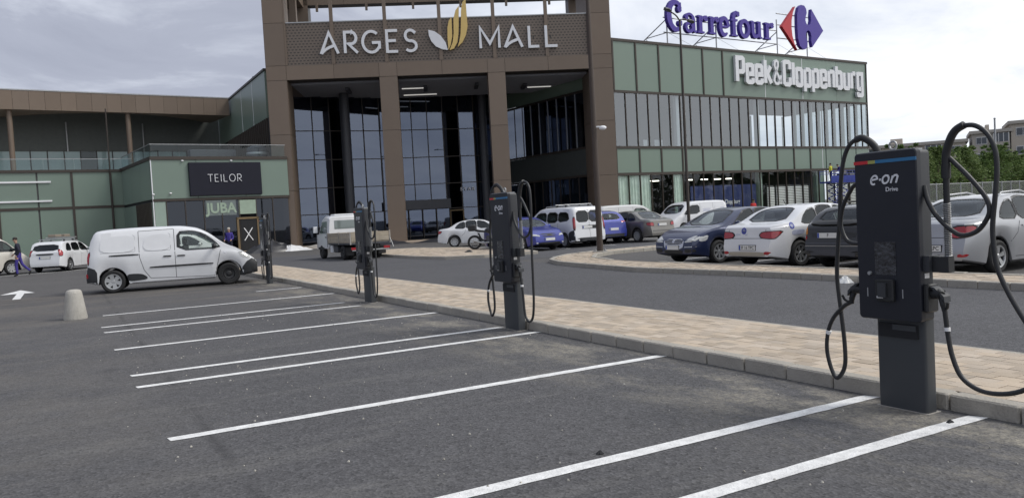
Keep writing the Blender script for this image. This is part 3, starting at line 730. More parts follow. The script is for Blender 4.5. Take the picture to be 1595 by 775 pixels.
# rooftop air units on the pavilion terrace
for x, y, r in ((8.0,2.3,.75),):
    u = thing('air_unit', 'round grey ventilation unit on the pavilion roof beside the portal', 'vent', (5.5+x*math.cos(LA)-y*math.sin(LA), 58.8+x*math.sin(LA)+y*math.cos(LA), 6.71), LA)
    MB().lathe([(r,0),(r,.9),(r*.95,1.0),(r*.8,1.05),(r*.3,1.2),(.01,1.2)], 20, axis='z').build('housing', 'slat', u, 40)
    MB().lathe([(r+.03,.42),(r+.05,.45),(r+.05,.6),(r+.03,.63)], 20, axis='z').build('band', 'steel', u, 40)
tk = thing('rooftop_planter', 'long low dark planter box on the pavilion terrace', 'planter', (9.8, 62.5, 6.71), LA)
MB().bbox(-1.4,1.9,-.35,.35,0,.9,.04).build('box','slat',tk); MB().box(-1.3,1.8,-.28,.28,.88,.93).build('soil','dark',tk)

# ================================================================== SIGNS
A_ = [[(0,0),(.47,1),(.94,0)], [(.03,.02),(.20,.17),(.42,.28),(.66,.36),(.74,.38)]]
LET = {
 'A': (A_, .98), 'R': ([[(.06,0),(.06,1),(.42,1)]+arc(.42,.72,.27,.28,90,-90,10)+[(.25,.44),(.75,0)]], .80),
 'G': ([arc(.52,.5,.5,.5,48,325,22)+[(.98,.22),(.98,.46),(.55,.46)]], 1.06),
 'E': ([[(.72,1),(.06,1),(.06,0),(.72,0)], [(.08,.52),(.62,.52)]], .80),
 'S': ([[(.70,.86)]+arc(.40,.74,.29,.26,40,265,12)[1:]+arc(.40,.245,.33,.245,80,-140,12)], .80),
 'M': ([[(.04,0),(.04,1),(.55,.22),(1.06,1),(1.06,0)]], 1.12),
 'L': ([[(.06,1),(.06,0),(.66,0)]], .72),
 'T': ([[(0,1),(.72,1)], [(.36,.99),(.36,0)]], .72), 'I': ([[(.06,0),(.06,1)]], .14),
 'O': ([arc(.5,.5,.48,.5,0,340,24)+arc(.5,.5,.48,.5,342,360,2)], 1.0)}
def sign_letter(ch, parent, x, z, w, h, sw, y0, y1, m):
    strokes, adv = LET[ch]; mb = MB()
    for k, st in enumerate(strokes): ribbon(mb, [(u/adv*w, v*h) for u, v in st], sw, y0-.004*k, y1)
    return mb.build('letter', m, parent, loc=(x, 0, z))
am = thing('mall_name_sign', 'white ARGES MALL letters with a gold flame emblem on the portal', 'sign', (15.2, 59.8, 0), TA)
for ch, x, w in (('A',2.62,1.32),('R',4.32,1.05),('G',5.68,1.35),('E',7.42,.95),('S',8.72,1.02),('M',14.40,1.55),('A',16.28,1.38),('L',18.08,.88),('L',19.36,1.0)):
    sign_letter(ch, am, x, 14.24, w, 1.54, .20, -.10, .10, 'letter')
mb = MB()   # leaf
P = [(10.60,15.74),(11.05,15.62),(11.5,15.28),(11.85,14.75),(11.98,14.20),(11.55,14.28),(11.1,14.50),(10.78,14.90),(10.62,15.32)]
mb.loft([[(u,-.10,v) for u, v in P],[(u,.1,v) for u, v in P]]); mb.build('leaf', 'letter', am)
for P in ([(12.02,14.20),(12.2,14.55),(12.36,15.2),(12.38,16.65),(12.16,16.35),(12.04,15.9),(12.0,15.2)],
          [(12.10,14.18),(12.44,14.30),(12.72,14.75),(12.84,15.4),(12.98,17.45),(12.70,17.1),(12.52,16.5),(12.48,15.4),(12.36,14.75)],
          [(12.72,14.40),(13.10,14.75),(13.40,15.3),(13.55,15.9),(13.50,17.95),(13.25,17.7),(13.12,17.1),(13.05,16.0),(12.98,15.3),(12.86,14.8)]):
    mb = MB(); mb.loft([[(u,-.12,v) for u, v in P],[(u,.1,v) for u, v in P]]); mb.build('flame', 'gold', am)
mb = MB()
for x in (3.3,4.9,6.4,8.0,9.2,11.3,12.6,15.2,17.0,18.5,19.8): mb.box(x-.03,x+.03,.1,.16,14.9,15.1)
mb.build('fixings','black',am)

tb = thing('shop_sign', 'dark board with spaced TEILOR letters on the pavilion wall', 'sign', (5.5, 58.8, 0), LA)
MB().bbox(2.35, 7.35, -.22, -.03, 4.12, 6.43, .03).build('board', 'navy', tb)
x = 3.58
for ch, w in zip('TEILOR', (.34,.28,.07,.28,.42,.34)):
    sign_letter(ch, tb, x, 5.08, w, .50, .036, -.27, -.22, 'letter'); x += w+.125
# Peek & Cloppenburg, condensed block letters
c_ = .10
def blk(*pts): return list(pts)
PK = {'P': ([[(0,-.0),(0,1.32),(.34,1.32),(.40,1.26),(.40,.62),(.34,.56),(.08,.56)]], .40),
 'e': ([[(.05,.46),(.36,.46),(.36,.90),(.30,.96),(.06,.96),(0,.90),(0,.06),(.06,0),(.30,0),(.36,.06),(.36,.24)]], .36),
 'k': ([[(0,0),(0,1.32)], [(.36,.98),(.10,.50)], [(.12,.56),(.38,0)]], .38),
 '&': ([[(.44,.0),(.02,1.05),(.06,1.26),(.16,1.34),(.26,1.26),(.26,1.05),(.02,.42),(-.02,.18),(.08,0),(.24,0),(.40,.25),(.44,.5)]], .44),
 'C': ([[(.40,.90),(.40,1.24),(.32,1.32),(.08,1.32),(0,1.24),(0,.08),(.08,0),(.32,0),(.40,.08),(.40,.42)]], .40),
 'l': ([[(0,0),(0,1.32)]], .0), 'o': ([[(.0,.30),(0,.90),(.06,.96),(.30,.96),(.36,.90),(.36,.06),(.30,0),(.06,0),(0,.06),(0,.32)]], .36),
 'p': ([[(0,-.36),(0,.96)], [(.06,.96),(.30,.96),(.36,.90),(.36,.06),(.30,0),(.06,0)]], .36),
 'n': ([[(0,0),(0,.98)], [(.06,.96),(.30,.96),(.36,.90),(.36,0)]], .36),
 'b': ([[(0,0),(0,1.32)], [(.06,.96),(.30,.96),(.36,.90),(.36,.06),(.30,0),(.06,0)]], .36),
 'u': ([[(0,.96),(0,.06),(.06,0),(.30,0),(.36,.06)], [(.36,0),(.36,.98)]], .36),
 'r': ([[(0,0),(0,.98)], [(.06,.94),(.16,.96),(.26,.96)]], .24),
 'g': ([[(.30,0),(.06,0),(0,.06),(0,.90),(.06,.96),(.36,.96),(.36,-.34),(.30,-.40),(.02,-.40),(0,-.34),(0,-.20)]], .36)}
pc = thing('store_sign', 'silver Peek&Cloppenburg block letters on the green wing', 'sign', (40.2, 53.4, 0), RA)
word = 'Peek&Cloppenburg'; gap = .235; tot = sum(PK[c][1] for c in word)+gap*(len(word)-1)
k = 18.95/tot; x = 14.62; hz = 1.62
for c in word:
    mb = MB(); 
    for j, st in enumerate(PK[c][0]): ribbon(mb, [(u*k, v*hz) for u, v in st], .20*k if c != '&' else .11*k, -.32-.004*j, -.06)
    mb.build('letter', 'letter', pc, loc=(x, 0, 12.72)); 
    x += (PK[c][1]+gap)*k
MB().box(15.0, 33.8, -.14, -.10, 13.2, 13.28).build('mounting_rail', 'brown_dk', pc); MB().box(15.0, 33.8, -.14, -.10, 13.9, 13.98).build('mounting_rail', 'brown_dk', pc)

# Carrefour roof sign on its steel frame
cs = thing('roof_sign', 'blue Carrefour letters and emblem on a steel rooftop frame', 'sign', (40.2, 53.4, 0), RA)
CY0, CY1 = .9, 1.25
TH, TN = .62, .26
def letc(strokes, x, z, sc):
    mb = MB()
    for j, (pts, w) in enumerate(strokes): ribbon(mb, [(u*sc, v*sc) for u, v in pts], [a*sc for a in w] if isinstance(w, list) else w*sc, CY0-.006*j, CY1)
    return mb.build('letter', 'bluesign', cs, loc=(x, 0, z))
def ser(x, z, w): return ([(x-w/2, z), (x+w/2, z)], .09)
Cc = [(arc(.56,.72,.44,.64,52,308,20), [.12]+[.20]*3+[.26]*4+[.30]*5+[.26]*4+[.20]*3+[.10]), ([(.86,1.0),(.86,1.36)], .10), (arc(.80,1.06,.07,.09,0,330,8)+[(.87,1.05)], .15), (arc(.82,.40,.06,.07,0,330,8)+[(.88,.4)], .14)]
aa = [(arc(.34,.66,.26,.22,170,20,8)+[(.60,.62),(.60,.10)], [.14]+[.12]*7+[.17,.21,.22]), (arc(.32,.24,.22,.21,75,400,14), .15), ([(.58,.12),(.68,.04),(.80,.08)], .10), (arc(.15,.70,.05,.05,0,330,8)+[(.2,.7)], .12)]
rr_ = [([(.22,0),(.22,.86)], .22), ser(.24,.045,.44), ([(.04,.82),(.20,.82)], .09), ([(.28,.62),(.38,.78),(.52,.82)], .12), (arc(.58,.74,.07,.07,0,330,8)+[(.65,.74)], .15)]
ee = [([(.14,.44),(.66,.44)], .10), ([(.66,.44)]+arc(.38,.44,.28,.42,5,315,18), [.12]+[.20]*6+[.22]*10+[.14,.10,.08])]
ff = [([(.24,0),(.24,.98),(.30,1.14),(.42,1.22),(.52,1.20)], [.22,.22,.20,.15,.12]), ser(.26,.045,.46), ([(.04,.82),(.50,.82)], .10), (arc(.54,1.14,.06,.06,0,330,8)+[(.6,1.14)], .14)]
oo = [(arc(.42,.43,.31,.40,0,345,24)+arc(.42,.43,.31,.40,350,360,1), .20)]
uu = [([(.20,.84),(.20,.28),(.28,.10),(.44,.07),(.62,.20)], [.22,.22,.20,.16,.12]), ([(.68,.86),(.68,.05)], .22), ([(.04,.82),(.2,.82)], .09), ([(.52,.82),(.66,.82)], .09), ([(.68,.045),(.86,.045)], .09)]
pos = [(Cc,6.55,17.05,1.78),(aa,8.42,17.10,1.74),(rr_,9.85,17.12,1.74),(rr_,11.15,17.14,1.74),(ee,12.35,17.14,1.74),(ff,13.75,17.16,1.74),(oo,14.75,17.18,1.74),(uu,16.15,17.2,1.76),(rr_,17.95,17.2,1.76)]
XS = 14.15/ (19.2-6.55)
for st, x, z, sc in pos: letc(st, 7.35+(x-6.55)*XS, z-.02, sc*1.06)
# emblem
P = [(21.9,18.62),(24.05,20.75),(23.65,20.1),(23.42,19.35),(23.36,18.6),(23.45,17.8),(23.75,17.0),(24.15,16.45)]
mb = MB(); mb.loft([[(u+.75,CY0,v) for u, v in P],[(u+.75,CY1,v) for u, v in P]]); mb.build('emblem_arrow', 'redsign', cs)
P = [(24.25,18.6),(24.3,17.6),(24.55,16.9),(24.95,16.62),(25.4,16.62),(25.72,16.9),(25.78,17.35),(25.62,17.7),(25.55,18.05),(25.68,18.4),(25.95,18.55),(26.25,18.4),(26.4,18.0),(26.35,17.5),(26.5,16.9),(28.35,18.68),(26.55,20.7),(26.42,20.0),(26.45,19.6),(26.3,19.2),(26.0,19.02),(25.7,19.15),(25.55,19.5),(25.62,19.85),(25.8,20.25),(25.74,20.65),(25.45,20.95),(24.95,20.98),(24.55,20.7),(24.3,20.0)]
mb = MB(); mb.loft([[(u+.75,CY0,v) for u, v in P],[(u+.75,CY1,v) for u, v in P]]); mb.build('emblem_disc', 'bluesign', cs)
# frame
for s in (7.8, 14.0, 22.6, 27.2): MB().cyl((s,1.5,15.6),(s,1.5,18.2 if s < 20 else 19.4),.06,.06,8).build('upright', 'steel', cs)
for z in (17.0, 18.3): MB().cyl((7.4,1.5,z),(22.6,1.5,z),.05,.05,8).build('rail', 'steel', cs)
for z in (17.6, 18.9, 20.0): MB().cyl((22.6,1.5,z),(27.8,1.5,z),.05,.05,8).build('rail', 'steel', cs)
for s in (7.8, 14.0, 22.6, 27.2):
    for a_, b_, r_b in (((s,1.5,18.2),(s-1.9,4.2,15.6),.05),((s,1.5,17.0),(s-1.1,3.1,16.7),.04),((s-1.1,3.1,16.7),(s+.3,3.3,15.6),.03),((s+.1,1.5,17.0),(s+4.4,1.6,15.66),.012)):
        MB().cyl(a_, b_, r_b, r_b, 6).build('brace', 'steel', cs)
# ================================================================== CHARGERS
MT['cab'] = mat('charger_front', (0.016, 0.018, 0.026), 0.42, var=0.25, vscale=5, spec=0.4)
MT['cabside'] = mat('charger_side', (0.036, 0.039, 0.045), 0.5, var=0.25, vscale=4)
MT['post'] = mat('charger_post', (0.042, 0.047, 0.053), 0.5, var=0.35, vscale=3, vcol=(0.055, 0.058, 0.06))
MT['cable'] = mat('cable_rubber', (0.022, 0.023, 0.025), 0.45, var=0.3, vscale=15)
MT['screen'] = mat('screen_glass', (0.008, 0.009, 0.012), 0.12, var=0.9, vscale=22, spec=0.8, vcol=(.05,.052,.06), bump=.6, bscale=25)
MT['sred'] = mat('stripe_red', (0.55, 0.02, 0.03), 0.4); MT['sgrn'] = mat('stripe_green', (0.36, 0.36, 0.10), 0.4); MT['sblu'] = mat('stripe_blue', (0.025, 0.16, 0.34), 0.4)
MT['tagw'] = mat('cable_tag', (0.75, 0.75, 0.75), 0.5)
FX = -.11          # front face of the cabinet (local x), y to the left of the viewer
def rrect(y0, y1, z0, z1, r, n=4):
    P = []
    for cy, cz, a in ((y1-r,z1-r,0),(y0+r,z1-r,90),(y0+r,z0+r,180),(y1-r,z0+r,270)): P += arc(cy, cz, r, r, a, a+90, n)
    return P
def face_poly(poly, x): return [(x, u, v) for u, v in poly]
def eon_logo():
    mb = MB(); sh = .22
    def st(pts, w, k): ribbon(mb, pts, w, -.0022-.0005*k, 0, tf=lambda u, v: (u+sh*v, v))
    # e . o n in heavy slanted strokes; u to the right, v up, unit = metres
    st([(.012,.030),(.050,.036)]+arc(.033,.030,.024,.030,15,300,12), .0125, 0)
    st(arc(.080,.030,.004,.004,0,360,8), .008, 1)
    st(arc(.122,.030,.024,.027,0,345,14)+[(.146,.030)], .0125, 2)
    st([(.166,.002),(.172,.052)], .013, 3); st([(.172,.036),(.186,.054),(.200,.054),(.210,.044),(.205,.002)], .0125, 4)
    return mb
_proto = {}
def to_charger(mb):     # sign plane (x right, z up, facing -y) -> cabinet face (facing -x, right = -y)
    mb.v = [(FX-.0012+y, -x, z) for x, y, z in mb.v]; return mb
def cable(parent, pts, r=.0165, name='cable', m='cable', n=5):
    return MB().tube(smooth_path(pts, n), r, 8).build(name, m, parent, 60)
def charger(label, loc, rz, far=0, drop=None):
    c = thing('charging_station', label, 'charger', loc, rz, 'charging stations along the kerb')
    # pedestal with a recessed slot
    body = MB()
    rings = []
    for z in (0, .74): rings.append([(x, y, z) for y, x in rrect(-.215, .175, -.02, .10, .022, 3)])
    body.loft(rings); po = body.build('pedestal', 'post', c, 35)
    MB().box(-.035, -.0205, -.165, .145, .565, .665).build('slot', 'dark', po); MB().box(-.037,-.022,-.155,.03,.62,.66).build('slot_cover', 'post', po)
    MB().box(-.03,.115,-.23,.19,0,.036).build('base_plate', 'concrete', po)
    # cabinet: rounded front slab, lighter body behind
    fr_ = rrect(-.25, .25, .70, 1.925, .028)
    sh_ = rrect(-.248, .248, .705, 1.915, .03)
    MB().loft([face_poly(rrect(-.244,.244,.706,1.919,.026), FX), face_poly(fr_, FX+.008), face_poly(fr_, FX+.05)]).build('front_panel', 'cab', c, 35)
    cb = MB().loft([face_poly(sh_, FX+.051), face_poly(sh_, FX+.15), face_poly(rrect(-.235,.235,.72,1.90,.03), FX+.162)]).build('cabinet', 'cabside', c, 35)
    MB().box(FX+.01, FX+.15, -.2, .2, 1.915, 1.928).build('top_plate', 'steel', c)
    MB().tube([(0, .0+.03*math.cos(a), 1.965+.03*math.sin(a)) for a in [i*math.pi/5 for i in range(11)]], .008, 6).build('lifting_eye', 'steel', c, 60)
    for y0, y1, m in ((.13,.25,'sred'),(.07,.13,'sgrn'),(-.25,.07,'sblu')):
        MB().box(FX-.0035, FX+.004, y0, y1, 1.842, 1.866).build('colour_stripe', m, c)
    if far < 3:
        lg = to_charger(eon_logo()); k = 1.06
        lg.v = [(x, y*k+.125, z*k+1.69) for x, y, z in lg.v]
        lg.build('brand_lettering', 'letter', c)
        me = text_mesh('Drive', .044, 'letter', .001, .0004, 1.0)
        o = link('brand_lettering', me, c, (FX-.004, -.058, 1.648), -math.pi/2)
        o['label'] = 'small white Drive lettering'
    else:
        MB().box(FX-.003, FX+.002, -.1, .12, 1.69, 1.75).build('brand_lettering', 'letter', c)
    sc_ = MB().box(FX-.003, FX+.002, -.07, .10, 1.03, 1.27).build('display', 'screen', c)
    MB().box(FX-.006, FX-.0032, -.06, .09, 1.15, 1.262).build('display_glass', 'screen', sc_)
    cr = MB().bbox(FX-.035, FX+.002, -.06, .085, .84, 1.0, .008).build('card_reader', 'black', c, 35)
    MB().box(FX-.05, FX-.036, -.01, .055, .87, .975).build('reader_hood', 'cabside', cr); MB().box(FX-.0375, FX-.036, .02, .07, .862, .878).build('reader_label', 'tagw', cr)
    MB().cyl((FX-.018,.142,1.04),(FX+.002,.142,1.04),.014,.014,10).build('key_lock', 'steel', c, 40)
    for y in (.17, -.115): MB().box(FX-.002, FX+.003, y-.004, y+.004, .865, .93).build('hinge_slot', 'steel', c)
    # right-hand side: sticker, socket, plug, bracket, spring pole
    X0 = FX+.085
    MB().box(X0-.03, X0+.02, -.252, -.2475, 1.01, 1.045).build('sticker', 'tagw', c)
    MB().box(X0-.05, X0+.07, -.30, -.248, 1.06, 1.17).build('bracket', 'cabside', c); MB().box(X0-.02, X0+.045, -.42, -.30, 1.055, 1.165).build('bracket_arm', 'black', c)
    pl = MB().cyl((X0+.02,-.395,1.16),(X0+.02,-.397,1.76),.021,.021,10).build('spring_pole', 'black', c, 40)
    sp = []
    for i in range(30*8+1): a = i*math.pi/4; sp.append((X0+.02+.024*math.cos(a), -.395+.024*math.sin(a), 1.16+.37*i/240))
    MB().tube(sp, .0042, 4).build('spring', 'steel', pl)
    MB().cyl((X0+.02,-.397,1.70),(X0+.02,-.398,1.80),.031,.031,12).build('clamp', 'black', pl, 40)
    so = MB().bbox(X0-.06, X0+.07, -.285, -.248, .77, .97, .01).build('plug_holder', 'black', c, 35)
    # plug: body, grip, guard, seen hooked into the holder
    def plug(sgn, name):
        s = sgn
        p = MB().tube([(X0, s*.29, .90),(X0-.005, s*.33, .905),(X0-.02, s*.36, .895)], [.036,.036,.03], 10).build('charging_plug', 'black', c, 45)
        MB().loft([[(X0-.035+dx, s*(yy+dy), zz) for dx, dy, zz in ((0,0,z_),(.075,0,z_),(.075,w_,z_-.035),(0,w_,z_-.035))] for yy, z_, w_ in ((.285,.955,.035),(.315,.95,.045),(.345,.925,.042),(.362,.885,.03))]).build('handle', 'cabside', p, 40)
        MB().tube(smooth_path([(X0, s*.345, .89),(X0-.01, s*.365, .84),(X0-.01, s*.375, .79)], 4), [.022]*6+[.019]*3, 8).build('cable_neck', 'black', p, 50)
        MB().tube(smooth_path([(X0-.05, s*.425, .855),(X0-.035, s*.41, .815),(X0-.012, s*.375, .80)], 4), .010, 6).build('finger_guard', 'black', p, 50)
        return p
    plug(-1, 'right'); plug(1, 'left')
    # cables (local y is -right in the photograph)
    d = drop or 0
    A = [(X0,-.245,1.66),(X0-.01,-.275,1.56),(X0-.01,-.335,1.45),(X0-.01,-.425,1.36),(X0-.01,-.515,1.31),(X0,-.615,1.34),(X0,-.685,1.43),(X0,-.695,1.50),(X0+.01,-.655,1.58),(X0+.02,-.555,1.70),(X0+.03,-.465,1.79),(X0+.025,-.42,1.84)]
    ca = cable(c, A)
    B = [(X0+.02,-.398,1.78),(X0+.02,-.403,1.87),(X0+.02,-.435,1.965),(X0+.02,-.475,2.02),(X0+.02,-.535,2.05)]
    hose = MB().tube(smooth_path(B, 5), .027, 10).build('bend_sleeve', 'black', c, 60)
    if not d:
        B2 = [(X0+.02,-.51,2.045),(X0+.02,-.605,2.035),(X0+.02,-.685,1.97),(X0+.015,-.735,1.86),(X0+.01,-.745,1.72),(X0,-.735,1.56),(X0,-.715,1.39),(X0,-.715,1.27),(X0,-.735,1.10),(X0,-.795,.95),(X0,-.865,.82),(X0,-.95,.68),(X0,-1.005,.55),(X0,-.985,.41),(X0,-.885,.32),(X0,-.745,.27),(X0,-.595,.27),(X0,-.475,.34),(X0,-.415,.47),(X0,-.390,.60),(X0-.005,-.380,.72),(X0-.01,-.375,.80)]
    else:
        B2 = [(X0+.02,-.51,2.045),(X0+.02,-.60,2.035),(X0+.02,-.67,1.96),(X0+.015,-.70,1.80),(X0+.01,-.70,1.55),(X0,-.69,1.20),(X0,-.68,.80),(X0,-.67,.48),(X0,-.63,.27),(X0,-.55,.14+.05*d),(X0,-.47,.16+.05*d),(X0,-.42,.30),(X0,-.395,.55),(X0-.005,-.382,.70),(X0-.01,-.375,.80)]
    cable(c, B2)
    tz = .66; MB().cyl((X0-.003,-.386,tz-.012),(X0-.003,-.384,tz+.014),.0205,.0205,10).build('cable_tag', 'tagw', c, 40)
    # left-hand side
    L0 = [(X0+.10,.16,1.90),(X0+.08,.205,2.0),(X0+.06,.275,2.05),(X0+.04,.365,2.02),(X0+.03,.425,1.91),(X0+.02,.455,1.72),(X0+.02,.475,1.47),(X0+.02,.505,1.22),(X0+.02,.522,.98),(X0+.02,.498,.72),(X0+.02,.475,.46),(X0+.02,.482,.28),(X0+.01,.545,.18),(X0+.01,.598,.24),(X0,.628,.39),(X0,.612,.54),(X0,.555,.66),(X0-.005,.45,.76),(X0-.01,.375,.80)]
    cable(c, L0)
    MB().tube(smooth_path([(X0+.10,.16,1.86),(X0+.085,.195,1.98),(X0+.06,.275,2.05),(X0+.05,.33,2.04)], 5), .026, 10).build('bend_sleeve', 'black', c, 60)
    MB().cyl((X0+.15,.12,1.05),(X0+.12,.15,1.88),.021,.021,10).build('spring_pole', 'black', c, 40)
    cable(c, [(X0,.245,1.72),(X0,.325,1.69),(X0,.385,1.61),(X0,.435,1.52),(X0,.455,1.39),(X0,.415,1.29),(X0,.355,1.255),(X0,.245,1.25)])
    MB().cyl((X0,.600,.555),(X0,.613,.53),.0205,.0205,10).build('cable_tag', 'tagw', c, 40)
    return c
charger('dark charging station nearest the camera, cable looping past the frame edge', (5.31, 3.735, -.028), 0.0)
charger('dark charging station in front of the white and blue cars by the portal', (5.36, 9.70, -.028), 0.0, 1, 1.0)
charger('dark charging station standing in front of the flatbed lorry', (5.27, 15.45, -.028), 0.0, 2, .6)
charger('farthest charging station, beyond the nose of the white panel van', (5.10, 23.65, -.028), 0.0, 2, 1.4)

# ================================================================== STREET FURNITURE
bo = thing('concrete_bollard', 'tapered pale concrete bollard on the asphalt beside the panel van', 'bollard', (0.12, 18.15, .004))
MB().lathe([(.01,0),(.215,0),(.218,.02),(.150,.50),(.140,.545),(.115,.575),(.06,.588),(.005,.59)], 28, axis='z').build('body', mat('bollard_concrete', (.46,.44,.40), .9, var=.7, vscale=5, bump=.6, bscale=40, vcol=(.30,.285,.25)), bo, 50)

def lamp_pole(label, loc, rz, m, r0=.10, top=10.5, camera=None):
    p = thing('street_lamp', label, 'lamp post', loc, rz, 'lamp posts of the car park')
    MB().cyl((0,0,0),(0,0,top),r0,r0*.55,12).build('post', m, p, 40)
    bp = MB().bbox(-.26,.26,-.26,.26,0,.05,.01).build('base_plate','concrete',p)
    for x, y in ((.17,.17),(-.17,.17),(.17,-.17),(-.17,-.17)): MB().cyl((x,y,.05),(x,y,.12),.03,.03,8).build('anchor_bolt','steel',bp)
    for s in (-1, 1):
        a = MB().tube(smooth_path([(0,0,top-.05),(s*.5,0,top+.12),(s*1.3,0,top+.18)],5),.035,8).build('arm', m, p, 50)
        MB().loft([[(s*(1.2+u),v*w,top+.18+z) for v, z in ((-1,0),(-.6,.07),(.6,.07),(1,0),(.6,-.04),(-.6,-.04))] for u, w in ((0,.05),(.15,.14),(.5,.15),(.7,.06))]).build('lamp_head','slat',a,50)
    if camera:
        k = MB().tube([(0,0,camera),(-.05,-.14,camera),(-.1,-.25,camera-.02)],.03,8).build('camera_bracket','white',p,40); MB().ball((-.12,-.30,camera-.05),.1,.14,.08).build('dome','white',k,60)
    return p
lp = lamp_pole('brown lamp post with a white camera on the tip of the traffic island', (16.72, 23.45, .10), 1.0, mat('brown_post', (.060,.043,.034), .6, var=.3), .115, 10.4, 4.45)
mb = MB().tube([(.28,.1,0),(.16,.06,.9)],.02,6); mb.build('stay','steel',lp)
lamp_pole('slim lamp post rising in front of the green wing', (26.78, 30.0, 0), R_(28), MT['brown_dk'], .085, 10.6)
pl3 = thing('pole', 'thin pale pole among the trees behind the silver car', 'pole', (43.5, 24.6, 0))
MB().cyl((0,0,0),(0,0,5.3),.06,.045,10).build('shaft','steel',pl3,40); MB().ball((0,0,5.32),.06,.06,.05).build('cap','steel',pl3,50); MB().bbox(-.15,.15,-.15,.15,0,.03,.01).build('base_plate','steel',pl3)

# mesh fence behind the right-hand car row
FA = math.atan2(40.8-35.6, 76.4-54.7)
fe = thing('mesh_fence', 'grey wire fence in front of the hedge behind the car park', 'fence', (46, 33.5, 0), FA)
def mesh_mat():
    m = bpy.data.materials.new('wire_mesh'); m.use_nodes = True; t = m.node_tree; b = t.nodes['Principled BSDF']
    b.inputs['Base Color'].default_value = (.13,.135,.135,1); b.inputs['Roughness'].default_value = .6
    b.inputs['Alpha'].default_value = .42; return m
MT['mesh'] = mesh_mat()
for i in range(21):
    MB().cyl((i*2.5,0,0),(i*2.5,0,2.25),.045,.045,8).build('post','steel',fe,40)
    if i < 20:
        MB().quad((i*2.5+.05,0,.1),(i*2.5+2.45,0,.1),(i*2.5+2.45,0,2.15),(i*2.5+.05,0,2.15)).build('wire_panel','mesh',fe)
        MB().cyl((i*2.5,.03,2.17),(i*2.5+2.5,.03,2.17),.03,.03,6).build('rail','steel',fe); MB().cyl((i*2.5,.03,.95),(i*2.5+2.5,.03,.95),.025,.025,6).build('rail','steel',fe)

# sheets, bags and rubble left by the builders
MT['sheet'] = mat('dark_plastic_sheet', (.035,.036,.042), .35, var=.4, vscale=2)
MT['sheetg'] = mat('grey_sheet', (.17,.18,.20), .4, var=.4, vscale=2)
def heap(name, label, cat, loc, rx, ry, h, m, seed, rz=0):
    random.seed(seed); mb = MB(); n, k = 18, 7; rings = []
    off = [random.uniform(.75, 1.2) for _ in range(n)]
    for i in range(k+1):
        t = i/k; rings.append([(rx*(1-t)**.7*off[j]*math.cos(2*math.pi*j/n), ry*(1-t)**.7*off[j]*math.sin(2*math.pi*j/n), h*t*random.uniform(.75,1.1)) for j in range(n)])
    mb.loft(rings); o = mb.build(name, m, None, 25, loc, rz); tag(o, label, cat); return o
heap('plastic_sheet', 'crumpled dark plastic sheeting at the foot of the second pier', 'sheeting', (24.4, 52.2, .0), 2.6, .8, .42, 'sheet', 3, TA)
heap('plastic_sheet', 'flat dark sheeting along the portal foot behind the lorry', 'sheeting', (19.6, 54.6, .0), 2.6, .8, .40, 'sheet', 5, TA)
heap('plastic_sheet', 'dark sheeting heaped beside the timber shop door', 'sheeting', (12.4, 55.4, .0), 2.2, .9, .8, 'sheet', 8, LA)
heap('cement_bag', 'white crumpled bag on the ground near the farthest charger', 'bag', (13.6, 55.2, .0), 1.3, .6, .42, mat('white_bag', (.7,.7,.7), .6, var=.2), 11)
heap('sand_heap', 'low heap of sand at the foot of the left pier', 'sand', (16.2, 57.0, .0), 1.6, .6, .3, 'concrete', 12, TA)
heap('plastic_bag', 'small crumpled white bag lying on the lane behind the nearest charger', 'bag', (12.60, 9.93, .004), .17, .15, .13, mat('white_bag_b', (.72,.72,.70), .5, var=.2), 21)
random.seed(99)
# gravel and flakes scattered over the bays
sh = MB()
for i in range(420):
    x = random.uniform(.3,5.4); y = random.uniform(2.2,16); s = random.choice((.005,.006,.008,.011))
    a = random.uniform(0,6.3); z = .005
    sh.loft([[(x+s*math.cos(a+j*1.57)*random.uniform(.6,1.3), y+s*math.sin(a+j*1.57)*random.uniform(.6,1.3), z) for j in range(4)], [(x+s*.5*math.cos(a+j*1.57), y+s*.5*math.sin(a+j*1.57), z+s*.9) for j in range(4)]])
o = sh.build('gravel', mat('gravel_stone', (.42,.40,.36), .9, var=.5, vscale=30, island=.35)); tag(o, 'loose pale gravel scattered over the asphalt of the bays', 'gravel'); stuff(o)
for i, (x, y, lab) in enumerate(((5.20,3.30,'dark stone chip on the end of the nearest painted line'),(2.95,4.25,'dark clod lying on the edge of a painted line'),(6.9,36.0,'small dark clod on the lane'),(15.2,31.0,'dark clod on the paved apron'))):
    if i == 2: continue
    heap('clod', lab, 'clod', (x, y, .008 if i < 2 else .11), .03 if i < 2 else .22, .022 if i < 2 else .12, .022 if i < 2 else .1, 'dark', 30+i)
# ================================================================== VEHICLES
MT['tyre'] = mat('tyre', (.018,.018,.019), .8, var=.3, vscale=20)
MT['alloy'] = mat('alloy', (.48,.49,.50), .3, .8, var=.2); MT['hub'] = mat('hub_cap', (.42,.43,.44), .4, .4, var=.2); MT['steelrim'] = mat('steel_rim', (.03,.03,.032), .5, .3)
MT['carglass'] = glass_mat('car_glass_tinted', (.02,.02,.02), (.52,.56,.55), ior=1.55)
MT['cabin'] = mat('car_interior', (.085,.085,.085), .8, var=.4)
MT['carglass_lt'] = glass_mat('car_glass', (.02,.02,.02), (.86,.91,.88), ior=1.5)
MT['lampred'] = mat('tail_lamp', (.36,.012,.022), .15, coat=.8, var=.3, vscale=12); MT['lampclr'] = mat('head_lamp', (.55,.56,.55), .1, coat=1.0, var=.5, vscale=10)
MT['amber'] = mat('amber_lamp', (.6,.22,.03), .2, coat=.5); MT['chrome'] = mat('chrome', (.6,.6,.62), .15, .9)
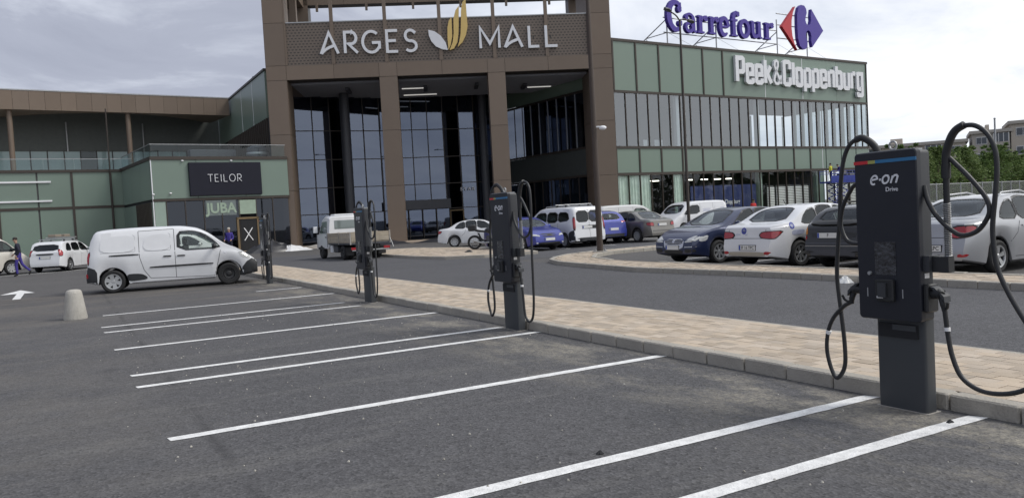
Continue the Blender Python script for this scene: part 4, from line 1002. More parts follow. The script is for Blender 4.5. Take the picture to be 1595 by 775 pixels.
MT['plate'] = mat('number_plate', (.72,.72,.70), .5, var=.2, vscale=15); MT['seam'] = mat('panel_gap', (.05,.05,.055), .8); MT['trim'] = mat('grey_trim', (.028,.030,.034), .6, var=.3)
MT['ink'] = mat('plate_ink', (.03,.03,.03), .6); MT['platebl'] = mat('plate_blue', (.02,.06,.35), .5)
def paint(name, c, metal=0.0, rough=.32): return mat(name, c, rough, metal, var=.18, vscale=1.2, coat=.7)
PT = {'white': paint('white_car_paint', (.70,.71,.73)), 'white2': paint('dusty_white_paint', (.62,.62,.61), 0, .4), 'silver': paint('silver_paint', (.40,.41,.43), .55), 'grey': paint('grey_brown_paint', (.20,.19,.175), .5),
      'navy': paint('navy_paint', (.018,.028,.080), .3), 'blue': paint('blue_paint', (.030,.045,.29), .3), 'black': paint('black_paint', (.018,.019,.021), .2, .38), 'beige': paint('cream_paint', (.62,.59,.53))}
def pchip(P):
    xs = [p[0] for p in P]; ys = [p[1] for p in P]; n = len(P)
    d = [(ys[i+1]-ys[i])/(xs[i+1]-xs[i]) for i in range(n-1)]; m = [d[0]]
    for i in range(1, n-1):
        if d[i-1]*d[i] <= 0: m.append(0)
        else: m.append(2*d[i-1]*d[i]/(d[i-1]+d[i]))
    m.append(d[-1])
    def f(x):
        if x <= xs[0]: return ys[0]
        if x >= xs[-1]: return ys[-1]
        for i in range(n-1):
            if x <= xs[i+1]: break
        h = xs[i+1]-xs[i]; t = (x-xs[i])/h
        return (1+2*t)*(1-t)**2*ys[i]+t*(1-t)**2*h*m[i]+t*t*(3-2*t)*ys[i+1]+t*t*(t-1)*h*m[i+1]
    return f
def chaikin(P, k=2):
    for _ in range(k):
        Q = []
        for i in range(len(P)):
            a, b = P[i], P[(i+1) % len(P)]
            Q += [(a[0]*.8+b[0]*.2, a[1]*.8+b[1]*.2), (a[0]*.2+b[0]*.8, a[1]*.2+b[1]*.8)]
        P = Q
    return P
WHEELS = {}
def wheel_meshes(r, w, kind):
    k = (r, w, kind)
    if k in WHEELS: return WHEELS[k]
    ri = r*.66 if kind != 'steel' else r*.60
    t = MB().lathe([(ri,-w/2+.012),(r*.86,-w/2),(r*.965,-w/2+.022),(r,-w/2+.05),(r,w/2-.05),(r*.965,w/2-.022),(r*.86,w/2),(ri,w/2-.012),(ri-.012,w/2-.05),(ri-.012,-w/2+.05)], 30, closed=True).mesh('wheel', MT['tyre'], 40)
    b = MB().lathe([(.002,w/2-.075),(ri*.5,w/2-.085),(ri-.005,w/2-.065)], 30).mesh('rim_well', MT['black'], 40)
    rm = MB().lathe([(ri-.03,w/2-.03),(ri-.022,w/2-.012),(ri+.004,w/2-.008),(ri+.004,w/2-.05),(ri-.03,w/2-.055)], 30, closed=True)
    ns, sw = {'alloy5': (5, .052), 'alloy7': (7, .036), 'cap': (6, .062), 'cap8': (8, .044), 'steel': (0, 0)}[kind]
    for i in range(ns):
        a = 2*math.pi*i/ns+.3
        for da in (-.10, .10) if kind == 'alloy5' else (0,):
            ca, sa = math.cos(a+da), math.sin(a+da); nx, nz = -sa, ca
            def q(rad, hw, y): return [(ca*rad+nx*hw, y, sa*rad+nz*hw), (ca*rad-nx*hw, y, sa*rad-nz*hw)]
            hw = sw*(.6 if kind == 'alloy5' else 1)
            p = q(.03, hw*.7, w/2-.030)+q(ri-.012, hw, w/2-.016)[::-1]; p2 = q(.03, hw*.7, w/2-.055)+q(ri-.012, hw, w/2-.045)[::-1]
            rm.loft([p, p2])
    if kind == 'steel': rm.lathe([(.002,w/2-.05),(.05,w/2-.03),(.09,w/2-.05),(ri*.75,w/2-.03),(ri-.02,w/2-.05)], 30)
    rm.lathe([(.002,w/2-.020),(.045,w/2-.022),(.055,w/2-.034)], 16)
    rm = rm.mesh('rim', MT['alloy' if 'alloy' in kind else ('hub' if 'cap' in kind else 'steelrim')], 40)
    WHEELS[k] = (t, rm, b); return WHEELS[k]
def put_wheel(car, x, y, r, w, kind, steer=0):
    t, rm, b = wheel_meshes(r, w, kind); rz = (0 if y > 0 else math.pi)+steer
    o = link('wheel', t, car, (x, y, r), rz); link('rim', rm, o); link('rim_well', b, o); return o

CARS = []
class Car:
    """loft body (x forward from the tail at 0 to the nose at L); trim, glass and lamps are patches laid on it"""
    def __init__(s, name, label, cat, loc, heading, sp, group='parked cars'):
        s.sp = sp; s.t = thing(name, label, cat, loc, heading, group); L, W = sp['L'], sp['W']
        s.o = Vector((-L/2, 0, 0)); zt = pchip(sp['top']); zb = pchip(sp['belt']); R = sp['R']; ra = R*1.16
        axles = [sp['xr'], sp['xf']]; s.zt, s.zb = zt, zb
        xs = [L*i/46 for i in range(47)]
        for a in axles: xs += [a+ra*math.cos(math.pi*k/14) for k in range(15)]
        xs += [.03,.08,.15,L-.03,L-.08,L-.15]; xs = sorted(set(round(x,3) for x in xs)); xs = [x for i, x in enumerate(xs) if i == 0 or x-xs[i-1] > .012]
        er = sp.get('er', .55); ek = sp.get('ek', .17); fl = pchip(sp['nose']); rl = pchip(sp['tail']); tum = sp.get('tum', .30)
        rings = []
        for x in xs:
            d0 = x; d1 = L-x; w = W/2
            for d in (d0, d1):
                if d < er: w -= W/2*ek*(1-d/er)**2.4
            z0 = sp.get('clr', .20)+ (.10*(1-min(d0,d1)/.5) if min(d0,d1) < .5 else 0)
            for a in axles:
                if abs(x-a) < ra: z0 = max(z0, R*1.02+math.sqrt(max(0,ra*ra-(x-a)**2))*.98)
            b = max(zb(x), z0+.08); t = max(zt(x)-b, .015); h = b-z0
            big = min(1, t/.35)
            y5 = w*.985-.010-tum*.10*t; y7 = w*.985-tum*t-.05-.02*big
            pts = [(0,z0),(w*.90,z0),(w*.955,z0+.03),(w*.985,z0+.34*h),(w,z0+.66*h),(w*.995,z0+.86*h),(w*.985,b),(y5,b+.10*t),
                   (w*.985-.010-tum*.55*t,b+.55*t),(w*.985-.012-tum*.86*t,b+.86*t),(y7,b+.955*t),(y7*.82,b+.985*t),(y7*.45,b+t*.997),(0,b+t)]
            fr = max(0, 1-d1/.75)**1.4; rr = max(0, 1-d0/.75)**1.4
            full = [(y, z) for y, z in pts] + [(-y, z) for y, z in pts[-2:0:-1]]
            rings.append([(x - fr*fl(z) + rr*rl(z), y, z) for y, z in full])
        k = len(rings[0]); mb = MB(); mb.loft(rings, False)
        n0 = 0; half = 13
        for end in (0, len(rings)-1):      # close the ends with strips across the car
            base = end*k
            for i in range(half):
                a, b_ = base+i, base+i+1; c_, d_ = base+(k-i) % k, base+(k-i-1) % k
                f = (a, b_, d_, c_)
                f = tuple(dict.fromkeys(f))
                if len(f) >= 3: mb.f.append(f)
        mb.v = [(x-L/2, y, z) for x, y, z in mb.v]
        s.bvh = BVHTree.FromPolygons([Vector(v) for v in mb.v], mb.f)
        s.mb = mb; s.k = k; s.cut = []; CARS.append(s)
        wy = W/2-sp.get('tw',.19)/2-.025
        for a in axles:
            for y in (wy, -wy): put_wheel(s.t, a-L/2, y, R, sp.get('tw',.19), sp['wheel'] if not (sp.get('fwheel') and a == axles[1]) else sp['fwheel'], sp.get('steer',0) if a == axles[1] else 0)
        # inner arches
        for a in axles:
            pr = arc(0, 0, ra*.995, ra*.995, -12, 192, 14)
            for sg in (1, -1):
                q = MB(); 
                for i in range(len(pr)-1):
                    (x0,z0),(x1,z1) = pr[i], pr[i+1]
                    q.quad((a-L/2+x0,sg*(W/2*.94),R*1.02+z0),(a-L/2+x1,sg*(W/2*.94),R*1.02+z1),(a-L/2+x1,sg*(W/2-.45),R*1.02+z1),(a-L/2+x0,sg*(W/2-.45),R*1.02+z0))
                q.build('wheel_arch', 'black', s.t)
    def cast(s, u, z, ang):
        o = Vector((math.cos(ang), math.sin(ang), 0)); ua = Vector((-math.sin(ang), math.cos(ang), 0))
        p = ua*u + Vector((0,0,z)) + o*6
        h = s.bvh.ray_cast(p, -o)
        return h[0], h[1], o
    def patch(s, name, poly, side, m, off=.006, parent=None, rings=4, sm=2, thick=.02, mirror=False, conform=True, dens=0, xoff=True, label=None):
        """side: R/L/F/B or an angle in degrees; poly in (u, z): for R/L u is the length from the tail"""
        L = s.sp['L']; P = chaikin(poly, sm) if sm else poly
        if len(P) < 12 and conform:                    # add points along straight edges
            Q = []
            for i in range(len(P)):
                a, b = P[i], P[(i+1) % len(P)]; n = max(1, int(math.hypot(a[0]-b[0], a[1]-b[1])/.12))
                Q += [(a[0]+(b[0]-a[0])*j/n, a[1]+(b[1]-a[1])*j/n) for j in range(n)]
            P = Q
        if dens:
            Q = []
            for i in range(len(P)):
                a, b = P[i], P[(i+1) % len(P)]; n = max(1, int(math.hypot(a[0]-b[0], a[1]-b[1])/dens)); Q += [(a[0]+(b[0]-a[0])*j/n, a[1]+(b[1]-a[1])*j/n) for j in range(n)]
            P = Q
        res = []
        sides = [side] if not mirror else [side, {'R':'L','L':'R'}.get(side, -side if not isinstance(side, str) else side)]
        for sd in sides:
            if sd == 'R': ang = -math.pi/2; f = lambda u: u-L/2
            elif sd == 'L': ang = math.pi/2; f = lambda u: -(u-L/2)
            elif sd == 'F': ang = 0; f = lambda u: u
            elif sd == 'B': ang = math.pi; f = lambda u: -u
            else:
                ang = R_(sd); f = (lambda u: u) if sd == side else (lambda u: -u)
            cu = sum(p[0] for p in P)/len(P); cz = sum(p[1] for p in P)/len(P)
            mb = MB(); rows = []
            for r in range(rings+1):
                t = 1-r/rings; row = []
                for u, z in (P if r < rings else P[:1]):
                    h, nrm, o = s.cast(f(cu+(u-cu)*t), cz+(z-cz)*t, ang)
                    if h is None: h = s.last if getattr(s, 'last', None) is not None else Vector((0,0,z)); nrm = o
                    s.last = h
                    if nrm.dot(o) < 0: nrm = -nrm
                    row.append((h, nrm))
                rows.append(row)
            n = len(P)
            base = len(mb.v)
            mb.v += [tuple(h-nn*thick) for h, nn in rows[0]]
            for row in rows: mb.v += [tuple(h+nn*off) for h, nn in row]
            for j in range(n): mb.f.append((j, (j+1) % n, n+(j+1) % n, n+j))
            for r in range(rings-1):
                for j in range(n):
                    a = n*(r+1)+j; b = n*(r+1)+(j+1) % n; mb.f.append((a, b, b+n, a+n))
            c = n*(rings+1)
            for j in range(n): a = n*rings+j; mb.f.append((a, n*rings+(j+1) % n, c))
            ob = mb.build(name, m, parent or s.t, 45)
            if label: ob['label'] = label
            res.append(ob)
        return res if mirror else res[0]
    def window(s, poly, side, m='carglass', mirror=True, frame=.032, name='window'):
        cu = sum(p[0] for p in poly)/len(poly); cz = sum(p[1] for p in poly)/len(poly)
        big = []
        for u, z in poly:
            d = math.hypot(u-cu, z-cz); big.append((u+(u-cu)/d*frame, z+(z-cz)/d*frame))
        s.cut.append((side, poly))
        res = []
        for sd in ([side, {'R':'L','L':'R'}[side]] if mirror else [side]):
            fr = s.ring(name, big, [(cu+(u-cu)*.985, cz+(z-cz)*.985) for u, z in poly], sd)
            gl = s.patch('pane', poly, sd, m, .0, parent=fr, rings=4, sm=1, thick=.004); res.append(fr)
        return res
    def ring(s, name, P0, P1, sd):
        L = s.sp['L']; P0 = chaikin(P0, 1); P1 = chaikin(P1, 1); n = len(P0)
        def dens(P): return [(P[i][0]+(P[(i+1) % n][0]-P[i][0])*j/4, P[i][1]+(P[(i+1) % n][1]-P[i][1])*j/4) for i in range(n) for j in range(4)]
        P0, P1 = dens(P0), dens(P1); N = len(P0)
        ang = {'R':-math.pi/2,'L':math.pi/2,'F':0,'B':math.pi}[sd]; f = {'R':lambda u:u-L/2,'L':lambda u:-(u-L/2),'F':lambda u:u,'B':lambda u:-u}[sd]
        mb = MB()
        for P, off in ((P0,-.015),(P0,.005),(P1,.005),(P1,-.02)):
            for u, z in P:
                h, nn, o = s.cast(f(u), z, ang)
                if h is None: h = Vector(mb.v[-1]) if mb.v else Vector((0,0,z)); nn = o
                if nn.dot(o) < 0: nn = -nn
                mb.v.append(tuple(h+nn*off))
        for r in range(3):
            for j in range(N): a = r*N+j; b = r*N+(j+1) % N; mb.f.append((a, b, b+N, a+N))
        return mb.build(name, 'black', s.t, 45)
    def finish(s):
        mb, k, L = s.mb, s.k, s.sp['L']
        me = bpy.data.meshes.new('body'); me.from_pydata(mb.v, [], mb.f)
        for m in (s.sp['paint'], MT['black'], MT['cabin']): me.materials.append(m)
        und = (0, 1, k-1)
        for p, f in zip(me.polygons, mb.f):
            if all((i % k) in und for i in f): p.material_index = 1
        bm = bmesh.new(); bm.from_mesh(me); bmesh.ops.remove_doubles(bm, verts=bm.verts, dist=1e-4); bmesh.ops.recalc_face_normals(bm, faces=bm.faces); bm.to_mesh(me); bm.free()
        ob = bpy.data.objects.new('body', me); COL.objects.link(ob)
        xm = None
        cut = MB()
        for sd, poly in s.cut:
            P = chaikin(poly, 1)
            if sd in 'RL': cut.prism([(u-L/2, z) for u, z in P], 'y', -1.5, 1.5)
            else:
                us = [u for sd2, p2 in s.cut if sd2 in 'RL' for u, z in p2]; lo_, hi_ = (min(us), max(us)) if us else (1.0, 2.0)
                if sd == 'F': cut.prism([(u*(-1 if False else 1), z) for u, z in P], 'x', hi_-L/2-.75, L/2+.2)
                else: cut.prism([(-u, z) for u, z in P], 'x', -L/2-.2, (lo_-L/2+.5) if us else -L/2+.9)
        if cut.v:
            cm = cut.mesh('cut', MT['cabin']); co = bpy.data.objects.new('cut', cm); COL.objects.link(co)
            cm.materials.clear(); [cm.materials.append(m) for m in (s.sp['paint'], MT['black'], MT['cabin'])]
            for p in cm.polygons: p.material_index = 2
            md = ob.modifiers.new('b', 'BOOLEAN'); md.operation = 'DIFFERENCE'; md.object = co; md.solver = 'EXACT'; md.use_self = True
            dg = bpy.context.evaluated_depsgraph_get(); dg.update()
            m2 = bpy.data.meshes.new_from_object(ob.evaluated_get(dg)); 
            if len(m2.polygons) > 200: ob.modifiers.clear(); ob.data = m2; me = m2
            else: ob.modifiers.clear()
            bpy.data.objects.remove(co)
        me.polygons.foreach_set('use_smooth', [True]*len(me.polygons)); me.set_sharp_from_angle(angle=R_(38))
        ob.parent = s.t
        # seats showing above the belt line
        us = [(sum(u for u, z in p)/len(p), min(z for u, z in p), max(z for u, z in p)) for sd, p in s.cut if sd in 'RL']
        if us:
            front = max(us); xs = [front[0]-.30]
            if len(us) > 1 and min(us)[0] < front[0]-.8: xs.append(min(us)[0]+.05)
            zb = front[1]
            for i, x in enumerate(xs):
                for y in (.36, -.36):
                    st = MB().bbox(x-L/2-.14, x-L/2+.02, y-.23, y+.23, zb-.12, zb+.16, .05).build('seat', 'cabin', s.t, 35)
                    MB().bbox(x-L/2-.12, x-L/2-.02, y-.12, y+.12, zb+.17, zb+.33, .03).build('headrest', 'cabin', st, 35)
    def seam(s, pts, side, w=.012, mirror=True, m='seam', off=.002, name='panel_gap'):
        L = s.sp['L']
        for sd in ([side, {'R':'L','L':'R','B':'B','F':'F'}[side]] if mirror and side in 'RL' else [side]):
            ang = {'R':-math.pi/2,'L':math.pi/2,'F':0,'B':math.pi}[sd]; f = {'R':lambda u:u-L/2,'L':lambda u:-(u-L/2),'F':lambda u:u,'B':lambda u:-u}[sd]
            Q = []
            for a, b in zip(pts[:-1], pts[1:]):
                n = max(1, int(math.hypot(a[0]-b[0], a[1]-b[1])/.07)); Q += [(a[0]+(b[0]-a[0])*j/n, a[1]+(b[1]-a[1])*j/n) for j in range(n)]
            Q.append(pts[-1]); mb = MB(); ok = 0
            for i, (u, z) in enumerate(Q):
                a = Q[max(i-1,0)]; b = Q[min(i+1,len(Q)-1)]; d = Vector((b[0]-a[0], b[1]-a[1])).normalized(); nx, nz = -d.y*w/2, d.x*w/2
                for sg in (1, -1):
                    h, nn, o = s.cast(f(u+nx*sg), z+nz*sg, ang)
                    if h is None: h = Vector(mb.v[-1]) if mb.v else Vector((0,0,z)); nn = Vector((0,0,0))
                    mb.v.append(tuple(h+o*off))
            for i in range(len(Q)-1): mb.f.append((2*i, 2*i+1, 2*i+3, 2*i+2))
            mb.build(name, m, s.t)
    def plate(s, u, z, side, txt=None, w=.52, h=.112, lean=0.0, blue=True, frame=True):
        ang = {'F':0,'B':math.pi}[side]; hh, nn, o = s.cast(u if side == 'F' else -u, z, ang)
        if hh is None: return
        hx = max(abs(s.cast(v, z+dz, ang)[0].x) for v in (-w/2, w/2, 0) for dz in (-h/2, h/2) if s.cast(v, z+dz, ang)[0] is not None)
        p = link('number_plate', MB().box(-w/2,w/2,-.012,.05,-h/2,h/2).mesh('number_plate', MT['plate']), s.t, (o.x*(hx+.004), hh.y, z), math.pi/2 if side == 'F' else -math.pi/2)
        if frame: MB().box(-w/2-.01,w/2+.01,-.006,.05,-h/2-.01,h/2+.01).build('plate_frame','black',p)
        if blue: MB().box(-w/2+.004,-w/2+.05,-.0135,-.012,-h/2+.004,h/2-.004).build('plate_band','platebl',p)
        if txt: link('plate_lettering', text_mesh(txt, .105, 'ink', .0006, .0012, .95), p, (.02,-.0135,0))
        return p
    def mirrors(s, x, z, m='body', out=.10):
        for sg in (1, -1):
            h, nn, o = s.cast((x-s.sp['L']/2)*(1 if sg < 0 else -1), z, -math.pi/2 if sg < 0 else math.pi/2)
            y = h.y
            a = MB().ball((h.x, y+sg*(out+.03), z+.05), .07, .11, .075, 10, 6).build('door_mirror', s.sp['paint'] if m == 'body' else m, s.t, 60)
            MB().tube([(h.x, y-sg*.03, z),(h.x, y+sg*(out-.02), z+.03)], .03, 6).build('mirror_arm','black',a,50)
            MB().ball((h.x-.055, y+sg*(out+.03), z+.05), .02, .09, .06, 10, 6).build('mirror_glass','carglass',a,60)
    def handle(s, x, z, m='body', w=.19):
        for sd in 'RL': s.patch('door_handle', [(x-w/2,z-.018),(x+w/2,z-.018),(x+w/2,z+.018),(x-w/2,z+.018)], sd, s.sp['paint'] if m == 'body' else m, .022, rings=1, sm=1)
    def rails(s, x0, x1, y, m='steel', bars=()):
        z = lambda x, yy: s.bvh.ray_cast(Vector((x-s.sp['L']/2, yy, 4)), Vector((0,0,-1)))[0].z
        for sg in (1, -1): MB().tube([(x0-s.sp['L']/2,sg*y,z(x0,sg*y)-.01)]+[(x-s.sp['L']/2,sg*y,z(x,sg*y)+.06) for x in (x0+.08,(x0+x1)/2,x1-.08)]+[(x1-s.sp['L']/2,sg*y,z(x1,sg*y)-.01)], .018, 8).build('roof_rail', m, s.t, 50)
        for x in bars:
            b = MB().tube([(x-s.sp['L']/2,-y-.12,z(x,y)+.10),(x-s.sp['L']/2,y+.12,z(x,y)+.10)], .022, 8).build('roof_bar', 'steel', s.t, 50)
            for sg in (1,-1): MB().box(x-s.sp['L']/2-.05,x-s.sp['L']/2+.05,sg*y-.04,sg*y+.04,z(x,y)-.01,z(x,y)+.09).build('bar_foot','black',b)
    def done(s): return s.t

BUMP_F = [(0.15,.10),(.35,.0),(.55,.01),(.70,.05),(.85,.16),(1.05,.34),(1.6,.5),(2.0,.6)]
BUMP_R = [(0.15,.08),(.35,.0),(.58,.0),(.70,.05),(.95,.08),(1.1,.12),(1.6,.2),(2.0,.25)]
def sedan_sp(paint_, wheel='alloy5', **k):
    d = dict(L=4.40, W=1.74, R=.315, xr=.92, xf=3.57, paint=PT[paint_], wheel=wheel, clr=.19, tum=.34,
             top=[(0,.98),(.10,1.03),(.45,1.06),(.62,1.09),(1.15,1.36),(1.55,1.46),(2.1,1.49),(2.55,1.45),(2.95,1.30),(3.42,1.03),(3.7,.97),(4.1,.89),(4.3,.80),(4.4,.70)],
             belt=[(0,.93),(.5,.98),(1.5,.97),(3.0,.93),(3.6,.92),(4.1,.84),(4.4,.66)], nose=BUMP_F, tail=BUMP_R)
    d.update(k); return d
SED_WIN = [[(.98,1.03),(1.55,1.01),(1.53,1.38),(1.30,1.33),(1.10,1.19)], [(1.62,1.01),(2.18,1.0),(2.16,1.41),(1.85,1.42),(1.60,1.39)], [(2.26,1.0),(3.12,.985),(2.95,1.12),(2.62,1.34),(2.40,1.40),(2.24,1.41)]]
def sedan_details(c, tail=True, glass='carglass_lt'):
    for w in SED_WIN: c.window(w, 'R', glass)
    c.window([(-.58,1.10),(.58,1.10),(.50,1.36),(.25,1.40),(-.25,1.40),(-.50,1.36)], 'B', glass, False, name='rear_window')
    c.window([(-.64,1.06),(.64,1.06),(.52,1.38),(.25,1.42),(-.25,1.42),(-.52,1.38)], 'F', glass, False, name='windscreen')
    c.seam([(2.22,.96),(2.24,.30)], 'R'); c.seam([(1.58,.96),(1.50,.75),(1.28,.58)], 'R'); c.seam([(3.25,.93),(3.22,.32)], 'R'); c.seam([(1.45,.29),(3.2,.29)], 'R')
    c.handle(2.36,.86); c.handle(1.74,.87)
    c.seam([(-.60,1.0),(-.57,.72),(.57,.72),(.60,1.0)], 'B'); 
    c.mirrors(3.02, .98)
    c.patch('front_grille', [(-.40,.60),(.40,.60),(.44,.72),(-.44,.72)], 'F', 'black', .006, sm=1)
    c.patch('head_lamp', [(-.20,.66),(.16,.64),(.22,.74),(.10,.80),(-.14,.76)], -32, 'lampclr', .006) if False else None

def headlamps(c, y0, y1, z0, z1, m='lampclr'):
    for sg in (1, -1): c.patch('head_lamp', [(sg*y0,z0),(sg*y1,z0+.03),(sg*(y1+.0),z1),(sg*(y0+.08),z1-.03)], 'F', m, .008, rings=3, sm=1)
def taillamps(c, poly, m='lampred', off=.008):
    for sg in (1, -1): c.patch('tail_lamp', [(sg*u, z) for u, z in poly], 'B', m, off, rings=3, sm=1)
def side_lamps(c, poly, m='lampred', name='tail_lamp'):
    c.patch(name, poly, 'R', m, .008, rings=3, sm=1, mirror=True)

def corner_lamps(c, pts, m='lampred', off=.012, back=True, frame=True):
    '''lamp wrapping the rear (or front) corner: pts (d, z), d < 0 metres inboard of the corner, d > 0 metres along the side'''
    L, W = c.sp['L'], c.sp['W']
    for sg in (-1, 1):
        a = math.radians(180-38 if back else 38)*sg; o = Vector((math.cos(a), math.sin(a))); ua = Vector((-o.y, o.x))
        k = Vector(((-1 if back else 1)*L/2*.985, sg*W/2*.93))
        def U(d):
            p = k+Vector((0, sg*d)) if d < 0 else k+Vector((d if back else -d, 0))
            return p.dot(ua)
        P = [(U(d), z) for d, z in pts]
        if frame:
            cu = sum(p[0] for p in P)/len(P); cz = sum(p[1] for p in P)/len(P)
            fr = c.patch('lamp_surround', [(cu+(u-cu)*1.14, cz+(z-cz)*1.22) for u, z in P], math.degrees(a), 'black', off-.004, rings=10, sm=1, dens=.03)
        ob = c.patch('tail_lamp' if back else 'head_lamp', P, math.degrees(a), m, off, rings=10, sm=1, dens=.03)
# ---- white sedan (company car) with decals
c = Car('parked_car', 'white saloon with round door decals, parked next to the navy saloon', 'car', (16.52, 14.08, 0), R_(0), sedan_sp('white', 'alloy7', W=1.80))
sedan_details(c, glass='carglass_lt')
corner_lamps(c, [(-.40,.80),(-.34,.73),(.02,.71),(.14,.76),(.34,.88),(-.30,.87)])
for sg in (1,-1): c.patch('bumper_reflector', [(sg*.56,.35),(sg*.70,.33),(sg*.76,.41),(sg*.58,.41)], 'B', 'lampred', .006, sm=1)
c.patch('bumper_valance', [(-.74,.30),(.74,.30),(.70,.40),(-.70,.40)], 'B', mat('bumper_tan',(.40,.36,.29),.6,var=.2), .004, sm=1); c.plate(-.05,.50,'B','IF 16 TPC')
for sg in (1,-1): c.patch('bumper_reflector', [(sg*.56,.35),(sg*.70,.33),(sg*.76,.41),(sg*.58,.41)], 'B', 'lampred', .009, sm=1)
def decal(c, u, z, r, side, m): return c.patch('decal', [(u+r*math.cos(a*.785), z+r*math.sin(a*.785)) for a in range(8)], side, m, .004, rings=2, sm=1)
MT['decalb'] = mat('decal_blue', (.05,.07,.36), .5, var=.2); MT['decall'] = mat('decal_pale', (.45,.48,.62), .5, var=.5, vscale=12)
d = decal(c, .10, .90, .085, 'B', 'decalb'); decal(c, .10, .90, .05, 'B', 'decall')
decal(c, .62, .99, .085, 'R', 'decalb'); decal(c, .62, .99, .055, 'R', 'decall'); c.patch('decal', [(.60,.76),(1.02,.78),(1.02,.90),(.60,.88)], 'R', 'decall', .003)
c.patch('badge', [(-.02,.79),(.06,.79),(.06,.83),(-.02,.83)], 'B', 'chrome', .006, sm=0); c.patch('badge', [(.22,.80),(.36,.80),(.36,.835),(.22,.835)], 'B', 'chrome', .006, sm=0)
c.patch('decal', [(1.95,.55),(2.10,.55),(2.10,.72),(1.95,.72)], 'R', 'decall', .003)
MB().tube([(-.75,.0,1.46),(-.85,0,1.60)],.008,5).build('aerial','black',c.t)

# ---- silver saloon behind the nearest charger
c = Car('parked_car', 'silver saloon with roof rails, tail towards the nearest charger', 'car', (16.62, 9.48, 0), R_(0), sedan_sp('silver', 'alloy5', L=4.45))
sedan_details(c, glass='carglass_lt')
corner_lamps(c, [(-.34,.76),(-.28,.71),(.02,.74),(.10,.78),(.24,.93),(-.30,.92)])
for sg in (1,-1): c.patch('bumper_reflector', [(sg*.58,.36),(sg*.72,.36),(sg*.76,.42),(sg*.60,.42)], 'B', 'lampred', .009, sm=1)
c.plate(-.02,.52,'B','IF 15 RPC'); c.rails(1.5,2.9,.52)
# ---- black hatchback between them
c = Car('parked_car', 'black estate car half hidden behind the nearest charger', 'car', (16.75, 11.80, 0), R_(0), dict(L=4.35, W=1.78, R=.32, xr=.85, xf=3.5, paint=PT['black'], wheel='steel', clr=.22, tum=.28,
      top=[(0,.93),(.06,1.02),(.22,1.06),(.42,1.22),(.72,1.37),(1.2,1.42),(2.2,1.43),(2.6,1.37),(3.2,1.09),(3.45,1.02),(4.1,.92),(4.35,.74)], belt=[(0,.92),(.5,.96),(3.0,.93),(3.6,.92),(4.1,.85),(4.35,.68)], nose=BUMP_F, tail=BUMP_R))
c.window([(-.60,1.09),(.60,1.09),(.54,1.31),(-.54,1.31)], 'B', 'carglass', False, name='rear_window')
for w in ([(.62,1.03),(1.3,1.01),(1.28,1.33),(.86,1.31)], [(1.38,1.01),(2.15,1.0),(2.13,1.34),(1.38,1.34)], [(2.24,1.0),(3.05,.99),(2.6,1.30),(2.22,1.34)]): c.window(w, 'R', 'carglass')
c.window([(-.64,1.06),(.64,1.06),(.52,1.32),(-.52,1.32)], 'F', 'carglass', False, name='windscreen')
taillamps(c, [(.68,.78),(.84,.78),(.86,.97),(.70,.97)], 'amber'); taillamps(c, [(.70,.66),(.86,.68),(.86,.78),(.70,.77)], 'lampred')
c.patch('tailgate_trim', [(-.55,.70),(.55,.70),(.60,.84),(-.60,.84)], 'B', 'trim', .005, sm=1); c.plate(.15,.77,'B','F'); c.seam([(-.8,.60),(.8,.60)],'B',.022,m='slat'); c.seam([(-.8,.54),(.8,.54)],'B',.012,m='concrete'); c.patch('bumper', [(-.86,.26),(.86,.26),(.86,.46),(-.86,.46)], 'B', 'slat', .012, sm=1, rings=3)
c.patch('spoiler', [(-.62,.98),(.62,.98),(.62,1.06),(-.62,1.06)], 'B', 'black', .05, sm=1); c.rails(1.0,2.6,.52,'black'); c.mirrors(2.95,1.0)
# ---- navy saloon, nose towards the lane
c = Car('parked_car', 'navy blue saloon with its nose towards the lane, left of the white saloon', 'car', (16.72, 16.88, 0), R_(180), sedan_sp('navy', 'alloy7', L=4.50, xf=3.62, W=1.78,
      top=[(0,.98),(.10,1.03),(.5,1.07),(.66,1.10),(1.2,1.36),(1.6,1.46),(2.15,1.48),(2.55,1.43),(3.0,1.26),(3.48,1.02),(3.8,.96),(4.2,.86),(4.4,.76),(4.5,.62)]))
for w in SED_WIN: c.window(w, 'R', 'carglass')
c.window([(-.66,1.04),(.66,1.04),(.54,1.36),(.25,1.40),(-.25,1.40),(-.54,1.36)], 'F', 'carglass_lt', False, name='windscreen')
c.window([(-.58,1.10),(.58,1.10),(.50,1.36),(-.50,1.36)], 'B', 'carglass', False, name='rear_window')
c.patch('front_grille', [(-.36,.42),(.36,.42),(.42,.70),(-.42,.70)], 'F', 'chrome', .006, sm=1, rings=3)
c.patch('grille_slats', [(-.33,.56),(.33,.56),(.37,.68),(-.37,.68)], 'F', 'black', .010, sm=1)
for z in (.595,.64): c.seam([(-.34,z),(.34,z)], 'F', .014, m='chrome', off=.014, name='grille_bar')
c.patch('air_intake', [(-.36,.30),(.36,.30),(.36,.42),(-.36,.42)], 'F', 'black', .009, sm=1)
c.patch('badge', [(.055*math.cos(a*.785),.645+.055*math.sin(a*.785)) for a in range(8)], 'F', 'chrome', .016, rings=2, sm=1)
for sg in (1,-1):
    c.patch('head_lamp', [(sg*.42,.60),(sg*.76,.62),(sg*.84,.74),(sg*.70,.78),(sg*.50,.70)], 'F', 'lampclr', .010, rings=3, sm=1)
    c.patch('air_intake', [(sg*.46,.33),(sg*.78,.35),(sg*.78,.44),(sg*.46,.44)], 'F', 'black', .006, sm=1)
    c.seam([(sg*.44,.485),(sg*.80,.50)], 'F', .02, m='chrome', off=.008, name='bumper_strip')
c.patch('head_lamp', [(4.10,.64),(4.32,.62),(4.28,.74),(4.02,.79)], 'R', 'lampclr', .008, sm=1, mirror=True)
